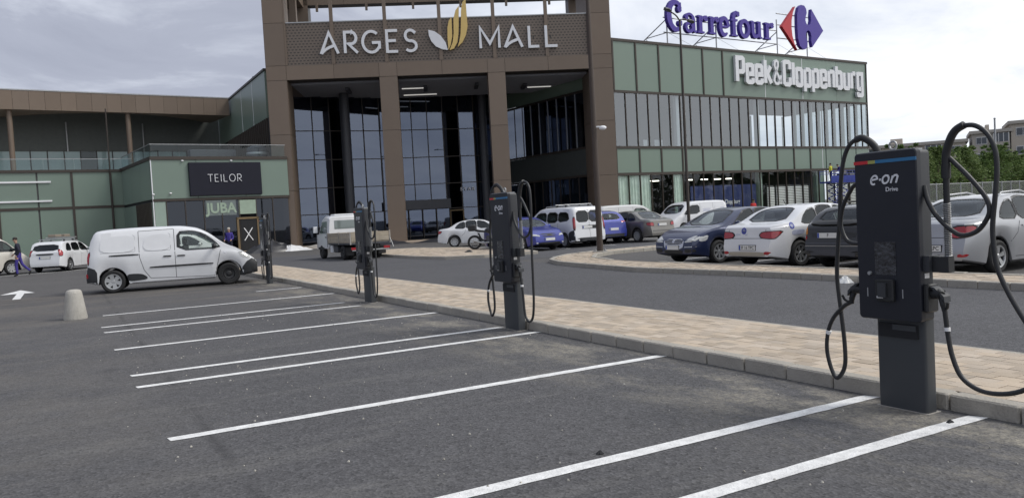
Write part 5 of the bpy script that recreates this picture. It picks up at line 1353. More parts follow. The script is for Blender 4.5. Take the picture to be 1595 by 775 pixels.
c.plate(-.04,.47,'F',None); c.seam([(2.22,.96),(2.24,.30)],'R'); c.seam([(3.3,.95),(3.22,.6),(3.2,.3)],'R'); c.handle(2.36,.86); c.handle(1.74,.87); c.mirrors(3.05,.99)

# ---- row in front of the wing
c = Car('parked_car', 'grey-brown saloon seen from behind at the end of the far row', 'car', (24.35, 31.4, 0), R_(93), sedan_sp('grey', 'cap8', L=4.45))
sedan_details(c, glass='carglass'); corner_lamps(c, [(-.26,.78),(-.20,.75),(.14,.78),(.22,.90),(-.22,.91)]); c.plate(0,.80,'B',None,frame=False); c.seam([(-.8,.52),(.8,.52)],'B',.03,m='trim')
c = Car('parked_car', 'bright blue compact SUV seen from behind beside the white people carrier', 'car', (22.35, 32.4, 0), R_(92), dict(L=4.35, W=1.82, R=.34, xr=.8, xf=3.45, paint=PT['blue'], wheel='alloy5', clr=.24, tum=.30,
      top=[(0,.98),(.06,1.06),(.3,1.30),(.62,1.50),(1.1,1.57),(2.1,1.58),(2.6,1.50),(3.2,1.18),(3.45,1.08),(4.1,.98),(4.35,.78)], belt=[(0,1.0),(.5,1.04),(3.0,.98),(3.6,.97),(4.1,.9),(4.35,.72)], nose=BUMP_F, tail=BUMP_R))
c.window([(-.56,1.14),(.56,1.14),(.50,1.42),(-.50,1.42)], 'B', 'carglass_lt', False, name='rear_window')
for w in ([(.70,1.12),(1.4,1.08),(1.38,1.46),(.95,1.42)], [(1.46,1.08),(2.25,1.05),(2.2,1.48),(1.46,1.47)], [(2.32,1.05),(3.1,1.04),(2.66,1.42),(2.3,1.48)]): c.window(w, 'R', 'carglass')
c.window([(-.64,1.12),(.64,1.12),(.52,1.46),(-.52,1.46)], 'F', 'carglass', False, name='windscreen')
taillamps(c, [(.50,.98),(.86,1.0),(.88,1.08),(.52,1.06)], 'lampred'); c.patch('bumper_cladding', [(-.86,.28),(.86,.28),(.86,.48),(-.86,.48)], 'B', 'trim', .006, sm=1, rings=3); c.plate(0,.70,'B',None,frame=False); c.mirrors(3.0,1.05)

VAN_TOP = [(0,1.02),(.03,1.60),(.10,1.76),(.30,1.82),(1.2,1.85),(2.4,1.84),(2.85,1.78),(3.2,1.60),(3.62,1.22),(3.78,1.12),(4.1,1.02),(4.32,.90),(4.40,.72)]
c = Car('people_carrier', 'white people carrier with roof bars behind the brown lamp post', 'van', (20.45, 31.6, 0), R_(91), dict(L=4.40, W=1.83, R=.315, xr=.80, xf=3.48, paint=PT['white'], wheel='cap8', clr=.2, tum=.13, er=.35, ek=.09,
      top=VAN_TOP, belt=[(0,1.0),(.5,1.12),(2.8,1.10),(3.6,1.06),(4.1,.90),(4.40,.68)], nose=BUMP_F, tail=[(0.15,.06),(.35,0),(.58,0),(.70,.04),(1.1,.06),(1.8,.14)]))
for s_ in ([(-.66,1.14),(-.04,1.14),(-.04,1.62),(-.62,1.62)], [(.04,1.14),(.66,1.14),(.62,1.62),(.04,1.62)]): c.window(s_, 'B', 'carglass', False, name='rear_window')
for w in ([(.36,1.22),(1.22,1.16),(1.20,1.60),(.50,1.58)], [(1.30,1.16),(2.15,1.14),(2.10,1.61),(1.30,1.60)], [(2.24,1.14),(3.45,1.12),(3.2,1.36),(2.9,1.58),(2.22,1.61)]): c.window(w, 'R', 'carglass')
c.window([(-.70,1.20),(.70,1.20),(.62,1.66),(-.62,1.66)], 'F', 'carglass', False, name='windscreen')
corner_lamps(c, [(-.08,.82),(.06,.82),(.10,1.30),(-.06,1.34)])
c.patch('bumper', [(-.86,.24),(.86,.24),(.88,.44),(-.88,.44)], 'B', 'trim', .010, sm=1, rings=3); c.patch('bumper_corner', [(.01,.26),(.40,.30),(.42,.60),(.30,.72),(.01,.80)], 'R', 'trim', .008, mirror=True)
c.patch('plate_recess', [(-.5,.82),(.2,.82),(.2,.98),(-.5,.98)], 'B', 'black', .006, sm=1); c.plate(.12,.90,'B',None); c.rails(.6,2.6,.62,'steel',(.9,1.6)); c.mirrors(3.3,1.12,'black'); c.seam([(0,1.7),(0,.45)],'B'); c.seam([(2.2,1.1),(2.2,.3)],'R'); c.seam([(1.25,1.1),(1.2,.3)],'R')

c = Car('parked_car', 'bright blue saloon facing the lane, half hidden by a charging station', 'car', (18.05, 31.3, 0), R_(-88), sedan_sp('blue', 'alloy5', L=4.5))
for w in SED_WIN: c.window(w, 'R', 'carglass')
c.window([(-.66,1.04),(.66,1.04),(.54,1.36),(-.54,1.36)], 'F', 'carglass_lt', False, name='windscreen'); c.window([(-.58,1.10),(.58,1.10),(.50,1.36),(-.50,1.36)], 'B', 'carglass', False, name='rear_window')
c.patch('front_grille', [(-.36,.62),(.36,.62),(.42,.74),(-.42,.74)], 'F', 'black', .008, sm=1); headlamps(c,.46,.80,.62,.74); c.plate(0,.50,'F',None); c.patch('air_intake', [(-.72,.26),(.72,.26),(.66,.38),(-.66,.38)], 'F', 'black', .007, sm=1); c.mirrors(3.05,.99)
for sg in (1,-1): c.patch('fog_lamp', [(sg*.60,.33),(sg*.70,.33),(sg*.70,.38),(sg*.60,.38)], 'F', 'lampclr', .012, sm=1)

# ---- panel vans in the rear row
def pvan(label, loc, h, pn, L=4.40, text=False):
    c = Car('panel_van', label, 'van', loc, h, dict(L=L, W=1.80, R=.31, xr=.78, xf=3.46, paint=PT[pn], wheel='cap8', clr=.2, tum=.13, er=.35, ek=.09, top=VAN_TOP, belt=[(0,1.0),(.5,1.14),(2.8,1.12),(3.6,1.06),(4.1,.90),(4.40,.68)], nose=BUMP_F, tail=[(0.15,.06),(.35,0),(.58,0),(.70,.04),(1.1,.06),(1.8,.14)]))
    c.window([(2.30,1.14),(3.45,1.12),(3.2,1.36),(2.9,1.58),(2.28,1.61)], 'R', 'carglass'); c.window([(-.70,1.20),(.70,1.20),(.62,1.66),(-.62,1.66)], 'F', 'carglass', False, name='windscreen')
    c.seam([(2.2,1.7),(2.2,.3)],'R'); c.seam([(1.25,1.7),(1.2,.3)],'R'); c.seam([(3.35,1.05),(3.3,.3)],'R'); c.handle(2.34,.98,'black'); c.mirrors(3.3,1.12,'black'); taillamps(c, [(.74,.80),(.86,.80),(.86,1.32),(.76,1.32)]); headlamps(c,.5,.8,.72,.86); c.patch('bumper', [(-.82,.24),(.82,.24),(.84,.46),(-.84,.46)], 'F', 'trim', .010, sm=1, rings=3)
    for u0, u1 in ((.22,1.12),(1.34,2.12)): c.patch('pressed_panel', [(u0,1.14),(u1,1.14),(u1-.02,1.6),(u0+.04,1.6)], 'R', PT[pn], .012, mirror=True)
    if text:
        for u0, u1, z in ((.40,.70,1.42),(.42,.72,1.36),(1.45,2.05,1.38),(1.5,2.0,1.31),(1.45,2.05,1.25)): c.seam([(u0,z),(u1,z)],'L',.03,False,'decall',.016,'decal')
    return c
pvan('white panel van with a lettered side, in the rear row behind the navy saloon', (31.0, 34.6, 0), R_(181), 'white', text=True)
pvan('white panel van roof showing above the blue SUV and the grey saloon', (28.3, 37.0, 0), R_(-6), 'white2')

# ---- white long panel van beside the bays
L = 4.60
KT = [(0,1.05),(.02,1.50),(.08,1.70),(.20,1.77),(.7,1.81),(1.5,1.83),(2.4,1.82),(2.9,1.75),(3.25,1.59),(3.62,1.30),(3.82,1.17),(4.1,1.08),(4.35,.97),(4.50,.84),(4.60,.68)]
c = Car('panel_van', 'long white panel van with black bumpers standing beside the bays', 'van', (2.90, 25.91, .004), R_(-8.5), dict(L=L, W=1.83, R=.325, xr=.68, xf=3.78, paint=PT['white'], wheel='cap', fwheel='steel', clr=.22, tum=.16, er=.42, ek=.10, steer=0.0,
      top=KT, belt=[(0,1.0),(.5,1.10),(2.8,1.08),(3.6,1.04),(4.1,.96),(4.4,.80),(4.60,.62)], nose=[(0.15,.10),(.35,.0),(.55,.0),(.72,.06),(.9,.2),(1.2,.42),(2,.7)], tail=[(0.15,.06),(.35,0),(.58,0),(.70,.05),(1.1,.07),(1.8,.22)]), 'panel vans')
c.window([(2.42,1.10),(3.60,1.10),(3.40,1.34),(3.12,1.54),(2.86,1.63),(2.44,1.64)], 'R', 'carglass_lt')
c.window([(-.70,1.22),(.70,1.22),(.60,1.62),(-.60,1.62)], 'F', 'carglass', False, name='windscreen')
for s_ in ([(-.66,1.14),(-.04,1.14),(-.04,1.60),(-.60,1.60)], [(.04,1.14),(.66,1.14),(.60,1.60),(.04,1.60)]): c.window(s_, 'B', 'carglass', False, name='rear_window')
c.patch('rear_pillar_glass', [(.015,1.18),(.07,1.18),(.12,1.60),(.06,1.62)], 'R', 'carglass', .006, mirror=True, sm=1)
corner_lamps(c, [(-.07,.84),(.05,.84),(.06,1.16),(-.06,1.16)])
for u0, u1 in ((.36,1.30),(1.48,2.24)):
    c.patch('pressed_panel', [(u0,1.14),(u1,1.13),(u1,1.62),(u0+.10,1.58)], 'R', PT['white'], .014, mirror=True, rings=5)
    c.seam([(u0+.04,1.14),(u1-.04,1.13),(u1-.005,1.16),(u1-.005,1.58),(u1-.05,1.615)], 'R', .010, off=.004, m=mat('soft_gap',(.35,.36,.37),.7))
c.seam([(1.40,1.70),(1.40,.98),(1.50,.60),(1.66,.36),(2.34,.33)], 'R', .014); c.seam([(2.34,1.72),(2.34,.33)], 'R', .014); c.seam([(2.34,.33),(3.38,.30),(3.46,.55),(3.58,1.04)], 'R', .014); c.seam([(1.40,1.71),(2.34,1.73)], 'R', .012); c.seam([(.32,.26),(3.4,.26)], 'R', .012)
c.patch('slide_rail', [(.62,1.03),(1.38,1.03),(1.38,1.075),(.62,1.075)], 'R', 'black', .012, sm=1, mirror=True)
c.patch('side_moulding', [(1.64,.64),(3.36,.645),(3.36,.69),(1.66,.69)], 'R', 'black', .018, sm=1, mirror=True)
c.handle(2.13,.955,'black',.22); c.handle(2.50,.95,'black',.22)
c.patch('rear_bumper_corner', [(.008,.27),(.28,.29),(.29,.60),(.24,.70),(.008,.80)], 'R', 'trim', .012, mirror=True, sm=0, dens=.05)
c.patch('arch_cladding', [(1.07,.30),(1.56,.33),(1.58,.40),(1.44,.50),(1.10,.52),(1.02,.44)], 'R', 'trim', .012, mirror=True)
c.patch('front_bumper_corner', [(4.14,.27),(4.45,.25),(4.59,.28),(4.59,.60),(4.48,.76),(4.30,.66),(4.17,.50)], 'R', 'trim', .014, mirror=True, sm=0, dens=.05)
for sg in (36,-36): c.patch('front_bumper_corner', [((1 if sg > 0 else -1)*u, z) for u, z in ((-.62,.27),(-.25,.27),(-.22,.60),(-.30,.74),(-.60,.70))], sg, 'trim', .013, sm=1) if False else None
c.patch('front_bumper', [(-.80,.26),(.80,.26),(.84,.56),(.60,.66),(-.60,.66),(-.84,.56)], 'F', 'trim', .014, rings=3, sm=1)
c.patch('rear_bumper', [(-.84,.26),(.84,.26),(.84,.56),(-.84,.56)], 'B', 'trim', .012, rings=3, sm=1)
c.patch('head_lamp', [(4.16,.80),(4.42,.72),(4.40,.86),(4.05,.98)], 'R', 'lampclr', .010, mirror=True, sm=1); headlamps(c,.45,.80,.72,.86)
c.patch('reflector', [(.012,.46),(.06,.46),(.06,.58),(.012,.58)], 'R', 'lampred', .018, mirror=True, sm=1)
c.patch('badge', [(3.66,.96),(3.76,.96),(3.76,.99),(3.66,.99)], 'R', 'chrome', .006, mirror=True, sm=0)
c.mirrors(3.42,1.12,'black',.12); c.plate(0,.95,'B',None)

# ---- cars near the pavilion
MCV = dict(L=4.50, W=1.74, R=.315, xr=.95, xf=3.6, paint=PT['white'], wheel='alloy5', clr=.2, tum=.26,
      top=[(0,.98),(.05,1.08),(.22,1.30),(.42,1.50),(.8,1.55),(1.8,1.57),(2.5,1.52),(3.0,1.32),(3.45,1.05),(4.1,.92),(4.4,.78),(4.5,.66)], belt=[(0,.96),(.5,1.0),(3.0,.95),(3.6,.94),(4.1,.86),(4.5,.62)], nose=BUMP_F, tail=BUMP_R)
c = Car('parked_car', 'white estate car with loaded roof rack by the green wall', 'car', (.05, 48.65, 0), R_(66), MCV)
c.window([(-.62,1.08),(.62,1.08),(.54,1.38),(-.54,1.38)], 'B', 'carglass', False, name='rear_window')
for w in ([(.55,1.06),(1.15,1.05),(1.13,1.42),(.80,1.40)], [(1.28,1.05),(2.1,1.03),(2.06,1.44),(1.30,1.43)], [(2.2,1.03),(3.1,1.02),(2.8,1.26),(2.5,1.42),(2.2,1.44)]): c.window(w, 'R', 'carglass')
c.window([(-.64,1.08),(.64,1.08),(.52,1.42),(-.52,1.42)], 'F', 'carglass', False, name='windscreen')
corner_lamps(c, [(-.10,.82),(.16,.82),(.22,.98),(.06,1.10),(-.08,1.12)]); c.patch('tailgate_trim', [(-.42,.86),(.42,.86),(.42,.94),(-.42,.94)], 'B', 'black', .01, sm=1); c.plate(.0,.74,'B',None); c.rails(.8,2.6,.55,'steel',(1.0,2.0)); c.mirrors(2.95,1.02); c.seam([(1.2,1.0),(1.2,.3)],'R'); c.seam([(2.15,1.0),(2.15,.3)],'R'); c.handle(2.3,.88); c.handle(1.5,.88)
ld = thing('roof_ladder', 'pale ladder and boards strapped on the white estate car roof', 'ladder', (-.05, 48.5, 1.70), R_(66))
for y in (-.22,.22): MB().box(-1.2,1.2,y-.025,y+.025,0,.06).build('stile','steel',ld)
for i in range(8): MB().cyl((-1.05+i*.3,-.22,.03),(-1.05+i*.3,.22,.03),.015,.015,6).build('rung','steel',ld)
for x, y, m in ((-.75,.0,'paverbed'),(.35,.05,'paverbed')): MB().bbox(x-.3,x+.35,y-.2,y+.2,.065,.20,.02).build('strapped_board',m,ld)
T5 = dict(L=4.9, W=1.90, R=.34, xr=.85, xf=3.9, paint=PT['beige'], wheel='cap8', clr=.2, tum=.14, er=.35, ek=.09, top=[(0,1.1),(.03,1.75),(.12,1.90),(.5,1.96),(2.5,1.97),(3.3,1.92),(3.7,1.72),(4.2,1.26),(4.4,1.14),(4.7,1.0),(4.9,.74)], belt=[(0,1.05),(.5,1.16),(3.2,1.12),(4.1,1.08),(4.6,.92),(4.9,.7)], nose=BUMP_F, tail=[(0.15,.06),(.35,0),(.58,0),(.70,.04),(1.1,.06),(1.95,.2)])
c = Car('minibus', 'cream minibus cut by the left edge of the picture', 'van', (-4.0, 47.4, 0), R_(26), T5, 'panel vans')
for w in ([(.4,1.22),(1.7,1.20),(1.7,1.72),(.45,1.70)], [(1.8,1.20),(3.05,1.18),(3.0,1.74),(1.8,1.73)], [(3.15,1.18),(4.15,1.16),(3.9,1.42),(3.65,1.66),(3.15,1.74)]): c.window(w, 'R', 'carglass')
c.window([(-.74,1.26),(.74,1.26),(.64,1.80),(-.64,1.80)], 'F', 'carglass', False, name='windscreen'); c.mirrors(4.0,1.2,'black',.16); c.seam([(3.1,1.15),(3.1,.3)],'R'); c.seam([(1.75,1.15),(1.75,.3)],'R'); c.seam([(4.2,1.1),(4.15,.3)],'R'); c.patch('bumper', [(-.86,.26),(.86,.26),(.86,.5),(-.86,.5)], 'F', 'trim', .012, sm=1); headlamps(c,.5,.84,.72,.9); c.handle(3.3,1.0)
c = Car('parked_car', 'white estate car with its boot open beyond the panel van bonnet', 'car', (5.05, 40.4, 0), R_(-14), dict(MCV, paint=PT['white2']))
for w in ([(.55,1.06),(1.15,1.05),(1.13,1.42),(.80,1.40)], [(1.28,1.05),(2.1,1.03),(2.06,1.44),(1.30,1.43)], [(2.2,1.03),(3.1,1.02),(2.8,1.26),(2.5,1.42),(2.2,1.44)]): c.window(w, 'R', 'carglass')
c.window([(-.64,1.08),(.64,1.08),(.52,1.42),(-.52,1.42)], 'F', 'carglass', False, name='windscreen'); headlamps(c,.46,.80,.62,.78); c.mirrors(2.95,1.02); c.rails(.8,2.6,.55,'black')
tl = MB().loft([[(-1.9,-.62,1.50),(-1.9,.62,1.50),(-1.9,.62,1.54),(-1.9,-.62,1.54)], [(-2.45,-.60,1.78),(-2.45,.60,1.78),(-2.45,.60,1.83),(-2.45,-.60,1.83)], [(-2.95,-.56,1.80),(-2.95,.56,1.80),(-2.95,.56,1.86),(-2.95,-.56,1.86)]]).build('open_tailgate', PT['white2'], c.t, 40)
MB().loft([[(-2.0,-.5,1.51),(-2.0,.5,1.51),(-2.0,.5,1.52),(-2.0,-.5,1.52)], [(-2.42,-.5,1.74),(-2.42,.5,1.74),(-2.42,.5,1.75),(-2.42,-.5,1.75)]]).build('rear_window','carglass',tl)
# ---- white saloon by the entrance
c = Car('parked_car', 'white saloon seen from the side in front of the portal entrance', 'car', (20.35, 40.35, 0), R_(-27), sedan_sp('white', 'cap8', L=4.35))
sedan_details(c, glass='carglass'); corner_lamps(c, [(-.26,.80),(-.20,.76),(.14,.80),(.22,.92),(-.22,.93)]); headlamps(c,.46,.80,.62,.74); c.plate(0,.62,'B',None)

for c in CARS: c.finish()
# ---- flatbed lorry
lo = thing('flatbed_lorry', 'small white lorry with weathered timber drop-side bed, seen from behind', 'lorry', (11.78, 36.8, .004), R_(92))
R = .36
for x in (1.55, -1.75):
    for y in (.88, -.88): put_wheel(lo, x, y, R, .24, 'steel')
for y in (.62,-.62): put_wheel(lo, -1.75, y, R, .22, 'steel')
# cab: loft along x
def cabring(x, z0, zt, w, tum): return [(x,-w,z0),(x,-w,1.15),(x,-w+.02,1.3),(x,-w+tum,zt-.12),(x,-w+tum+.12,zt),(x,w-tum-.12,zt),(x,w-tum,zt-.12),(x,w-.02,1.3),(x,w,1.15),(x,w,z0)]
MB().loft([cabring(.35,.62,2.18,.95,.10), cabring(.42,.55,2.24,.97,.10), cabring(1.15,.55,2.27,.98,.10), cabring(1.5,.72,2.18,.98,.11), cabring(1.95,.60,1.62,.97,.12), cabring(2.25,.50,1.22,.95,.06), cabring(2.55,.48,1.08,.90,.06), cabring(2.66,.48,.95,.84,.06)]).build('cab', PT['white'], lo, 35)
MB().bbox(.338,.352,-.62,.62,1.55,2.0,.004).build('cab_rear_window','carglass',lo)
for sg in (1,-1):
    y = sg*.985
    MB().loft([[(x,y-sg*.02-sg*.115*max(0,(z-1.3)/.9),z) for x, z in ((.62,1.35),(1.72,1.35),(1.45,1.95),(.70,1.98))],[(x,y+sg*.004-sg*.115*max(0,(z-1.3)/.9),z) for x, z in ((.62,1.35),(1.72,1.35),(1.45,1.95),(.70,1.98))]]).build('side_window','carglass',lo)
    MB().box(.55,.565,min(y-sg*.01,y+sg*.004),max(y-sg*.01,y+sg*.004),.62,1.3).build('panel_gap','seam',lo); MB().box(.64,.80,min(y,y+sg*.03),max(y,y+sg*.03),1.12,1.17).build('door_handle','black',lo)
    m_ = MB().bbox(1.62,1.74,min(sg*1.12,sg*1.34),max(sg*1.12,sg*1.34),1.38,1.72,.02).build('door_mirror','white',lo); MB().tube([(1.68,sg*.95,1.45),(1.68,sg*1.15,1.5)],.025,6).build('mirror_arm','black',m_)
    MB().box(1.08,2.05,min(y-sg*.01,y+sg*.012),max(y-sg*.01,y+sg*.012),.50,.62).build('sill','trim',lo)
MB().loft([[(1.52,-.8,2.1),(1.52,.8,2.1),(1.50,.8,2.1),(1.50,-.8,2.1)],[(2.0,-.86,1.55),(2.0,.86,1.55),(1.98,.86,1.54),(1.98,-.86,1.54)]]).build('windscreen','carglass',lo)
MB().bbox(.5,1.1,-.55,.55,2.26,2.33,.03).build('roof_beacon_bar','white',lo)
for y in (.42,-.42): MB().box(-3.0,1.6,y-.05,y+.05,.55,.75).build('chassis_rail','black',lo)
MT['wood'] = mat('weathered_boards', (.42,.37,.29), .9, var=.8, vscale=4, bump=.4, bscale=20, objvar=.12, vcol=(.26,.22,.17))
MB().box(-3.05,.28,-1.03,1.03,.84,.90).build('bed_floor','wood',lo); MB().box(-3.07,.28,-1.04,1.04,.76,.835).build('bed_frame','slat',lo)
for sg in (1,-1):
    for i in range(2):
        for x0, x1 in ((-3.04,-1.42),(-1.38,.26)): MB().box(x0,x1,min(sg*1.0,sg*1.04),max(sg*1.0,sg*1.04),.905+i*.225,.905+i*.225+.215).build('side_board','wood',lo)
    for x in (-3.07,-1.40,.27): MB().box(x-.03,x+.03,min(sg*1.0,sg*1.06),max(sg*1.0,sg*1.06),.76,1.38).build('stake','concrete',lo)
for i in range(2):
    for y0, y1 in ((-.98,-.02),(.02,.98)): MB().box(-3.09,-3.05,y0,y1,.905+i*.225,.905+i*.225+.215).build('tail_board','wood',lo); MB().box(.24,.28,y0,y1,.905+i*.225,.905+i*.225+.215).build('head_board','wood',lo)
for y in (.84,-.84):
    MB().box(-3.10,-3.04,y-.16,y+.16,.50,.62).build('rear_lamp','lampred',lo); MB().box(-2.45,-2.42,y-.2,y+.2,.22,.62).build('mud_flap','rubber',lo)
MB().box(-3.08,-3.02,-.95,.95,.44,.50).build('under_run_bar','steel',lo); MB().bbox(-.9,-.3,.55,.95,.35,.72,.03).build('fuel_tank','slat',lo); MB().box(-.2,.2,.86,.96,.36,.72).build('tool_box','white',lo)
MB().tube([(-3.1,-1.02,1.0),(-3.2,-1.1,.7),(-3.25,-1.12,.55)],.02,6).build('tail_chain','steel',lo)

lo.scale = (.9,.9,.9)
# ---- motorcycle
mo = thing('motorcycle', 'dark motorcycle with white and blue fairing parked on the apron edge', 'motorcycle', (17.15, 32.75, .11), R_(-38))
tw = MB().lathe([(.23,-.05),(.30,-.055),(.33,-.03),(.33,.03),(.30,.055),(.23,.05)], 26, closed=True).mesh('wheel', MT['tyre'], 40)
rm = MB().lathe([(.235,-.03),(.235,.03),(.215,.03),(.215,-.03)], 26, closed=True)
for i in range(10): a = i*.628; rm.cyl((.03*math.cos(a),0,.03*math.sin(a)),(.22*math.cos(a),0,.22*math.sin(a)),.006,.006,4)
rm.lathe([(.002,-.04),(.045,-.04),(.045,.04),(.002,.04)],12); rm = rm.mesh('rim', MT['alloy'], 40)
for x in (.72,-.70): w_ = link('wheel', tw, mo, (x,0,.33)); link('rim', rm, w_)
for sg in (1,-1): MB().cyl((.72,sg*.09,.33),(.45,sg*.09,.98),.026,.026,8).build('fork','steel',mo,40); MB().tube([(-.70,sg*.08,.33),(-.1,sg*.12,.42)],.025,8).build('swing_arm','black',mo)
MB().tube(smooth_path([(.45,0,.95),(.2,0,.62),(-.05,0,.38),(-.35,0,.45),(-.5,0,.75)],4),.04,8).build('frame','black',mo,50)
MB().bbox(-.12,.28,-.17,.17,.30,.62,.04).build('engine','slat',mo,35); MB().ball((.12,0,.86),.30,.15,.16).build('fuel_tank',PT['black'],mo,60)
MB().loft([[(x,-w,z0),(x,w,z0),(x,w*.9,z1),(x,-w*.9,z1)] for x, w, z0, z1 in ((-.75,.08,.88,.96),(-.5,.13,.80,.90),(-.15,.14,.76,.84),(0,.10,.78,.86))]).build('seat','rubber',mo,40)
MB().loft([[(x,-w,z0),(x,w,z0),(x,w*.7,z1),(x,-w*.7,z1)] for x, w, z0, z1 in ((.38,.16,.72,1.16),(.55,.20,.74,1.18),(.68,.12,.80,1.02))]).build('fairing',PT['white'],mo,40)
MB().loft([[(x,-w,z0),(x,w,z0),(x,w*.7,z1),(x,-w*.7,z1)] for x, w, z0, z1 in ((.30,.17,.55,.74),(.5,.20,.58,.75),(.6,.12,.62,.74))]).build('side_fairing',PT['blue'],mo,40)
MB().tube(smooth_path([(.34,.38,1.08),(.42,.2,1.04),(.46,0,1.02),(.42,-.2,1.04),(.34,-.38,1.08)],4),.015,6).build('handlebar','black',mo,50)
MB().bbox(-.95,-.6,-.22,.22,.85,1.15,.05).build('top_box','black',mo,35); MB().tube(smooth_path([(.2,-.14,.32),(-.3,-.16,.30),(-.75,-.17,.42)],4),.04,8).build('exhaust','steel',mo,50)
MB().tube([(.0,.12,.34),(-.05,.25,0.0)],.014,6).build('side_stand','black',mo)
# ================================================================== PEOPLE
MT['skin'] = mat('skin', (.42,.26,.19), .6, var=.15); MT['hair'] = mat('dark_hair', (.025,.020,.017), .7); MT['cloth_navy'] = mat('navy_cloth', (.016,.018,.035), .85, var=.4, vscale=8)
MT['cloth_blue'] = mat('blue_cloth', (.055,.040,.26), .85, var=.4, vscale=8); MT['cloth_red'] = mat('red_cloth', (.55,.03,.03), .8, var=.3); MT['hivis'] = mat('yellow_vest', (.55,.55,.04), .7, var=.2); MT['shoe'] = mat('shoe', (.02,.02,.02), .6); MT['cap_w'] = mat('pale_cap', (.5,.46,.4), .8)
def person(label, loc, rz, J, top, legs, scale=1.0, cap=None):
    """J: joint overrides; x forward, y left, z up. One skinned body, split into skin and clothing colours by region"""
    P = dict(pel=(0,0,.95), spi=(0,0,1.18), che=(.01,0,1.38), nec=(.02,0,1.50), hd0=(.035,0,1.58), hd1=(.045,0,1.68), hd2=(.04,0,1.76),
             shL=(0,.17,1.43), elL=(-.02,.22,1.15), wrL=(.06,.22,.92), shR=(0,-.17,1.43), elR=(-.02,-.22,1.15), wrR=(.06,-.22,.92),
             hiL=(0,.09,.92), knL=(.02,.10,.50), anL=(-.02,.10,.09), toL=(.15,.11,.03), hiR=(0,-.09,.92), knR=(.02,-.10,.50), anR=(-.02,-.10,.09), toR=(.15,-.11,.03))
    P.update(J); P = {k: Vector(v)*scale for k, v in P.items()}
    rad = dict(pel=(.15,.12), spi=(.14,.11), che=(.17,.12), nec=(.058,.058), hd0=(.065,.075), hd1=(.078,.095), hd2=(.055,.065), sh=(.075,.075), el=(.050,.050), wr=(.033,.033), hi=(.095,.095), kn=(.068,.068), an=(.048,.048), to=(.042,.034))
    E_ = [('pel','spi'),('spi','che'),('che','nec'),('nec','hd0'),('hd0','hd1'),('hd1','hd2')]
    for s in 'LR': E_ += [('che','sh'+s),('sh'+s,'el'+s),('el'+s,'wr'+s),('pel','hi'+s),('hi'+s,'kn'+s),('kn'+s,'an'+s),('an'+s,'to'+s)]
    # hands: palm and five fingers
    for s, sg in (('L',1),('R',-1)):
        d = (P['wr'+s]-P['el'+s]).normalized(); side = Vector((1,0,0)); side = (side-d*side.dot(d)).normalized(); inn = d.cross(side)
        P['pa'+s] = P['wr'+s]+d*.065*scale; rad['pa'] = (.034,.022); E_.append(('wr'+s,'pa'+s))
        for i, l in enumerate((.055,.075,.080,.075,.058)):
            b = P['pa'+s]+side*(.030-.016*i if i else .036)*scale+d*((-.03 if i == 0 else .02))*scale
            dirn = d if i else (d*.7+side*.7).normalized()
            P['fa%d%s' % (i,s)] = b+dirn*l*.5*scale; P['fb%d%s' % (i,s)] = b+dirn*l*.85*scale+inn*sg*(.018)*scale
            rad['fa%d' % i] = (.009,.009); rad['fb%d' % i] = (.008,.008); E_ += [('pa'+s,'fa%d%s' % (i,s)),('fa%d%s' % (i,s),'fb%d%s' % (i,s))]
    names = list(P); idx = {n: i for i, n in enumerate(names)}
    me = bpy.data.meshes.new('skel'); me.from_pydata([P[n] for n in names], [(idx[a], idx[b]) for a, b in E_], [])
    o = bpy.data.objects.new('skel', me); COL.objects.link(o)
    sk = o.modifiers.new('s', 'SKIN'); ss = o.modifiers.new('d', 'SUBSURF'); ss.levels = 1; ss.render_levels = 1
    for n in names:
        r = rad.get(n) or rad[n[:-1]]; v = me.skin_vertices[0].data[idx[n]]; v.radius = (r[0]*scale, r[1]*scale); v.use_root = (n == 'pel')
    dg = bpy.context.evaluated_depsgraph_get(); dg.update()
    bm_ = bpy.data.meshes.new_from_object(o.evaluated_get(dg)); bpy.data.objects.remove(o)
    bm_.materials.clear()
    for m in ('skin', top, legs, 'shoe'): bm_.materials.append(MT[m])
    def nearest(c):
        best = None
        for a, b in E_:
            A, B = P[a], P[b]; ab = B-A; t = max(0, min(1, (c-A).dot(ab)/max(1e-9,ab.length_squared))); d = (c-(A+ab*t)).length
            if best is None or d < best[0]: best = (d, a, b, t)
        return best[1:]
    for p in bm_.polygons:
        a, b, t = nearest(p.center); p.use_smooth = True
        k = a+b
        if b[:2] == 'to' or (b[:2] == 'an' and t > .9): i = 3
        elif a[:2] in ('hi','kn') or b[:2] == 'hi' or (a == 'pel' and t < .25): i = 2
        elif a[:2] in ('hd','pa','fa') or (a == 'nec') or (a[:2] == 'wr'): i = 0
        else: i = 1
        p.material_index = i
    t_ = thing('person', label, 'person', loc, rz)
    link('body', bm_, t_)
    h = P['hd1']; hc = (h.x-.012, h.y, h.z+.045*scale)
    MB().ball(hc, .103*scale, .088*scale, .080*scale, 14, 8).build('hair', cap or 'hair', t_, 60)
    f = MB(); f.ball((h.x+.098*scale, h.y, h.z-.02*scale), .016, .013, .022, 8, 5); f.build('nose','skin',t_,60)
    for sg in (1,-1):
        MB().ball((h.x+.080*scale, h.y+sg*.032*scale, h.z+.008), .012, .013, .008, 8, 5).build('eye','black',t_,60); MB().ball((h.x-.005, h.y+sg*.082*scale, h.z-.01), .018,.012,.03, 8, 5).build('ear','skin',t_,60)
    MB().ball((h.x+.082*scale, h.y, h.z-.06*scale), .010, .024, .006, 8, 5).build('mouth', mat('lips',(.32,.14,.12),.6), t_, 60)
    return t_
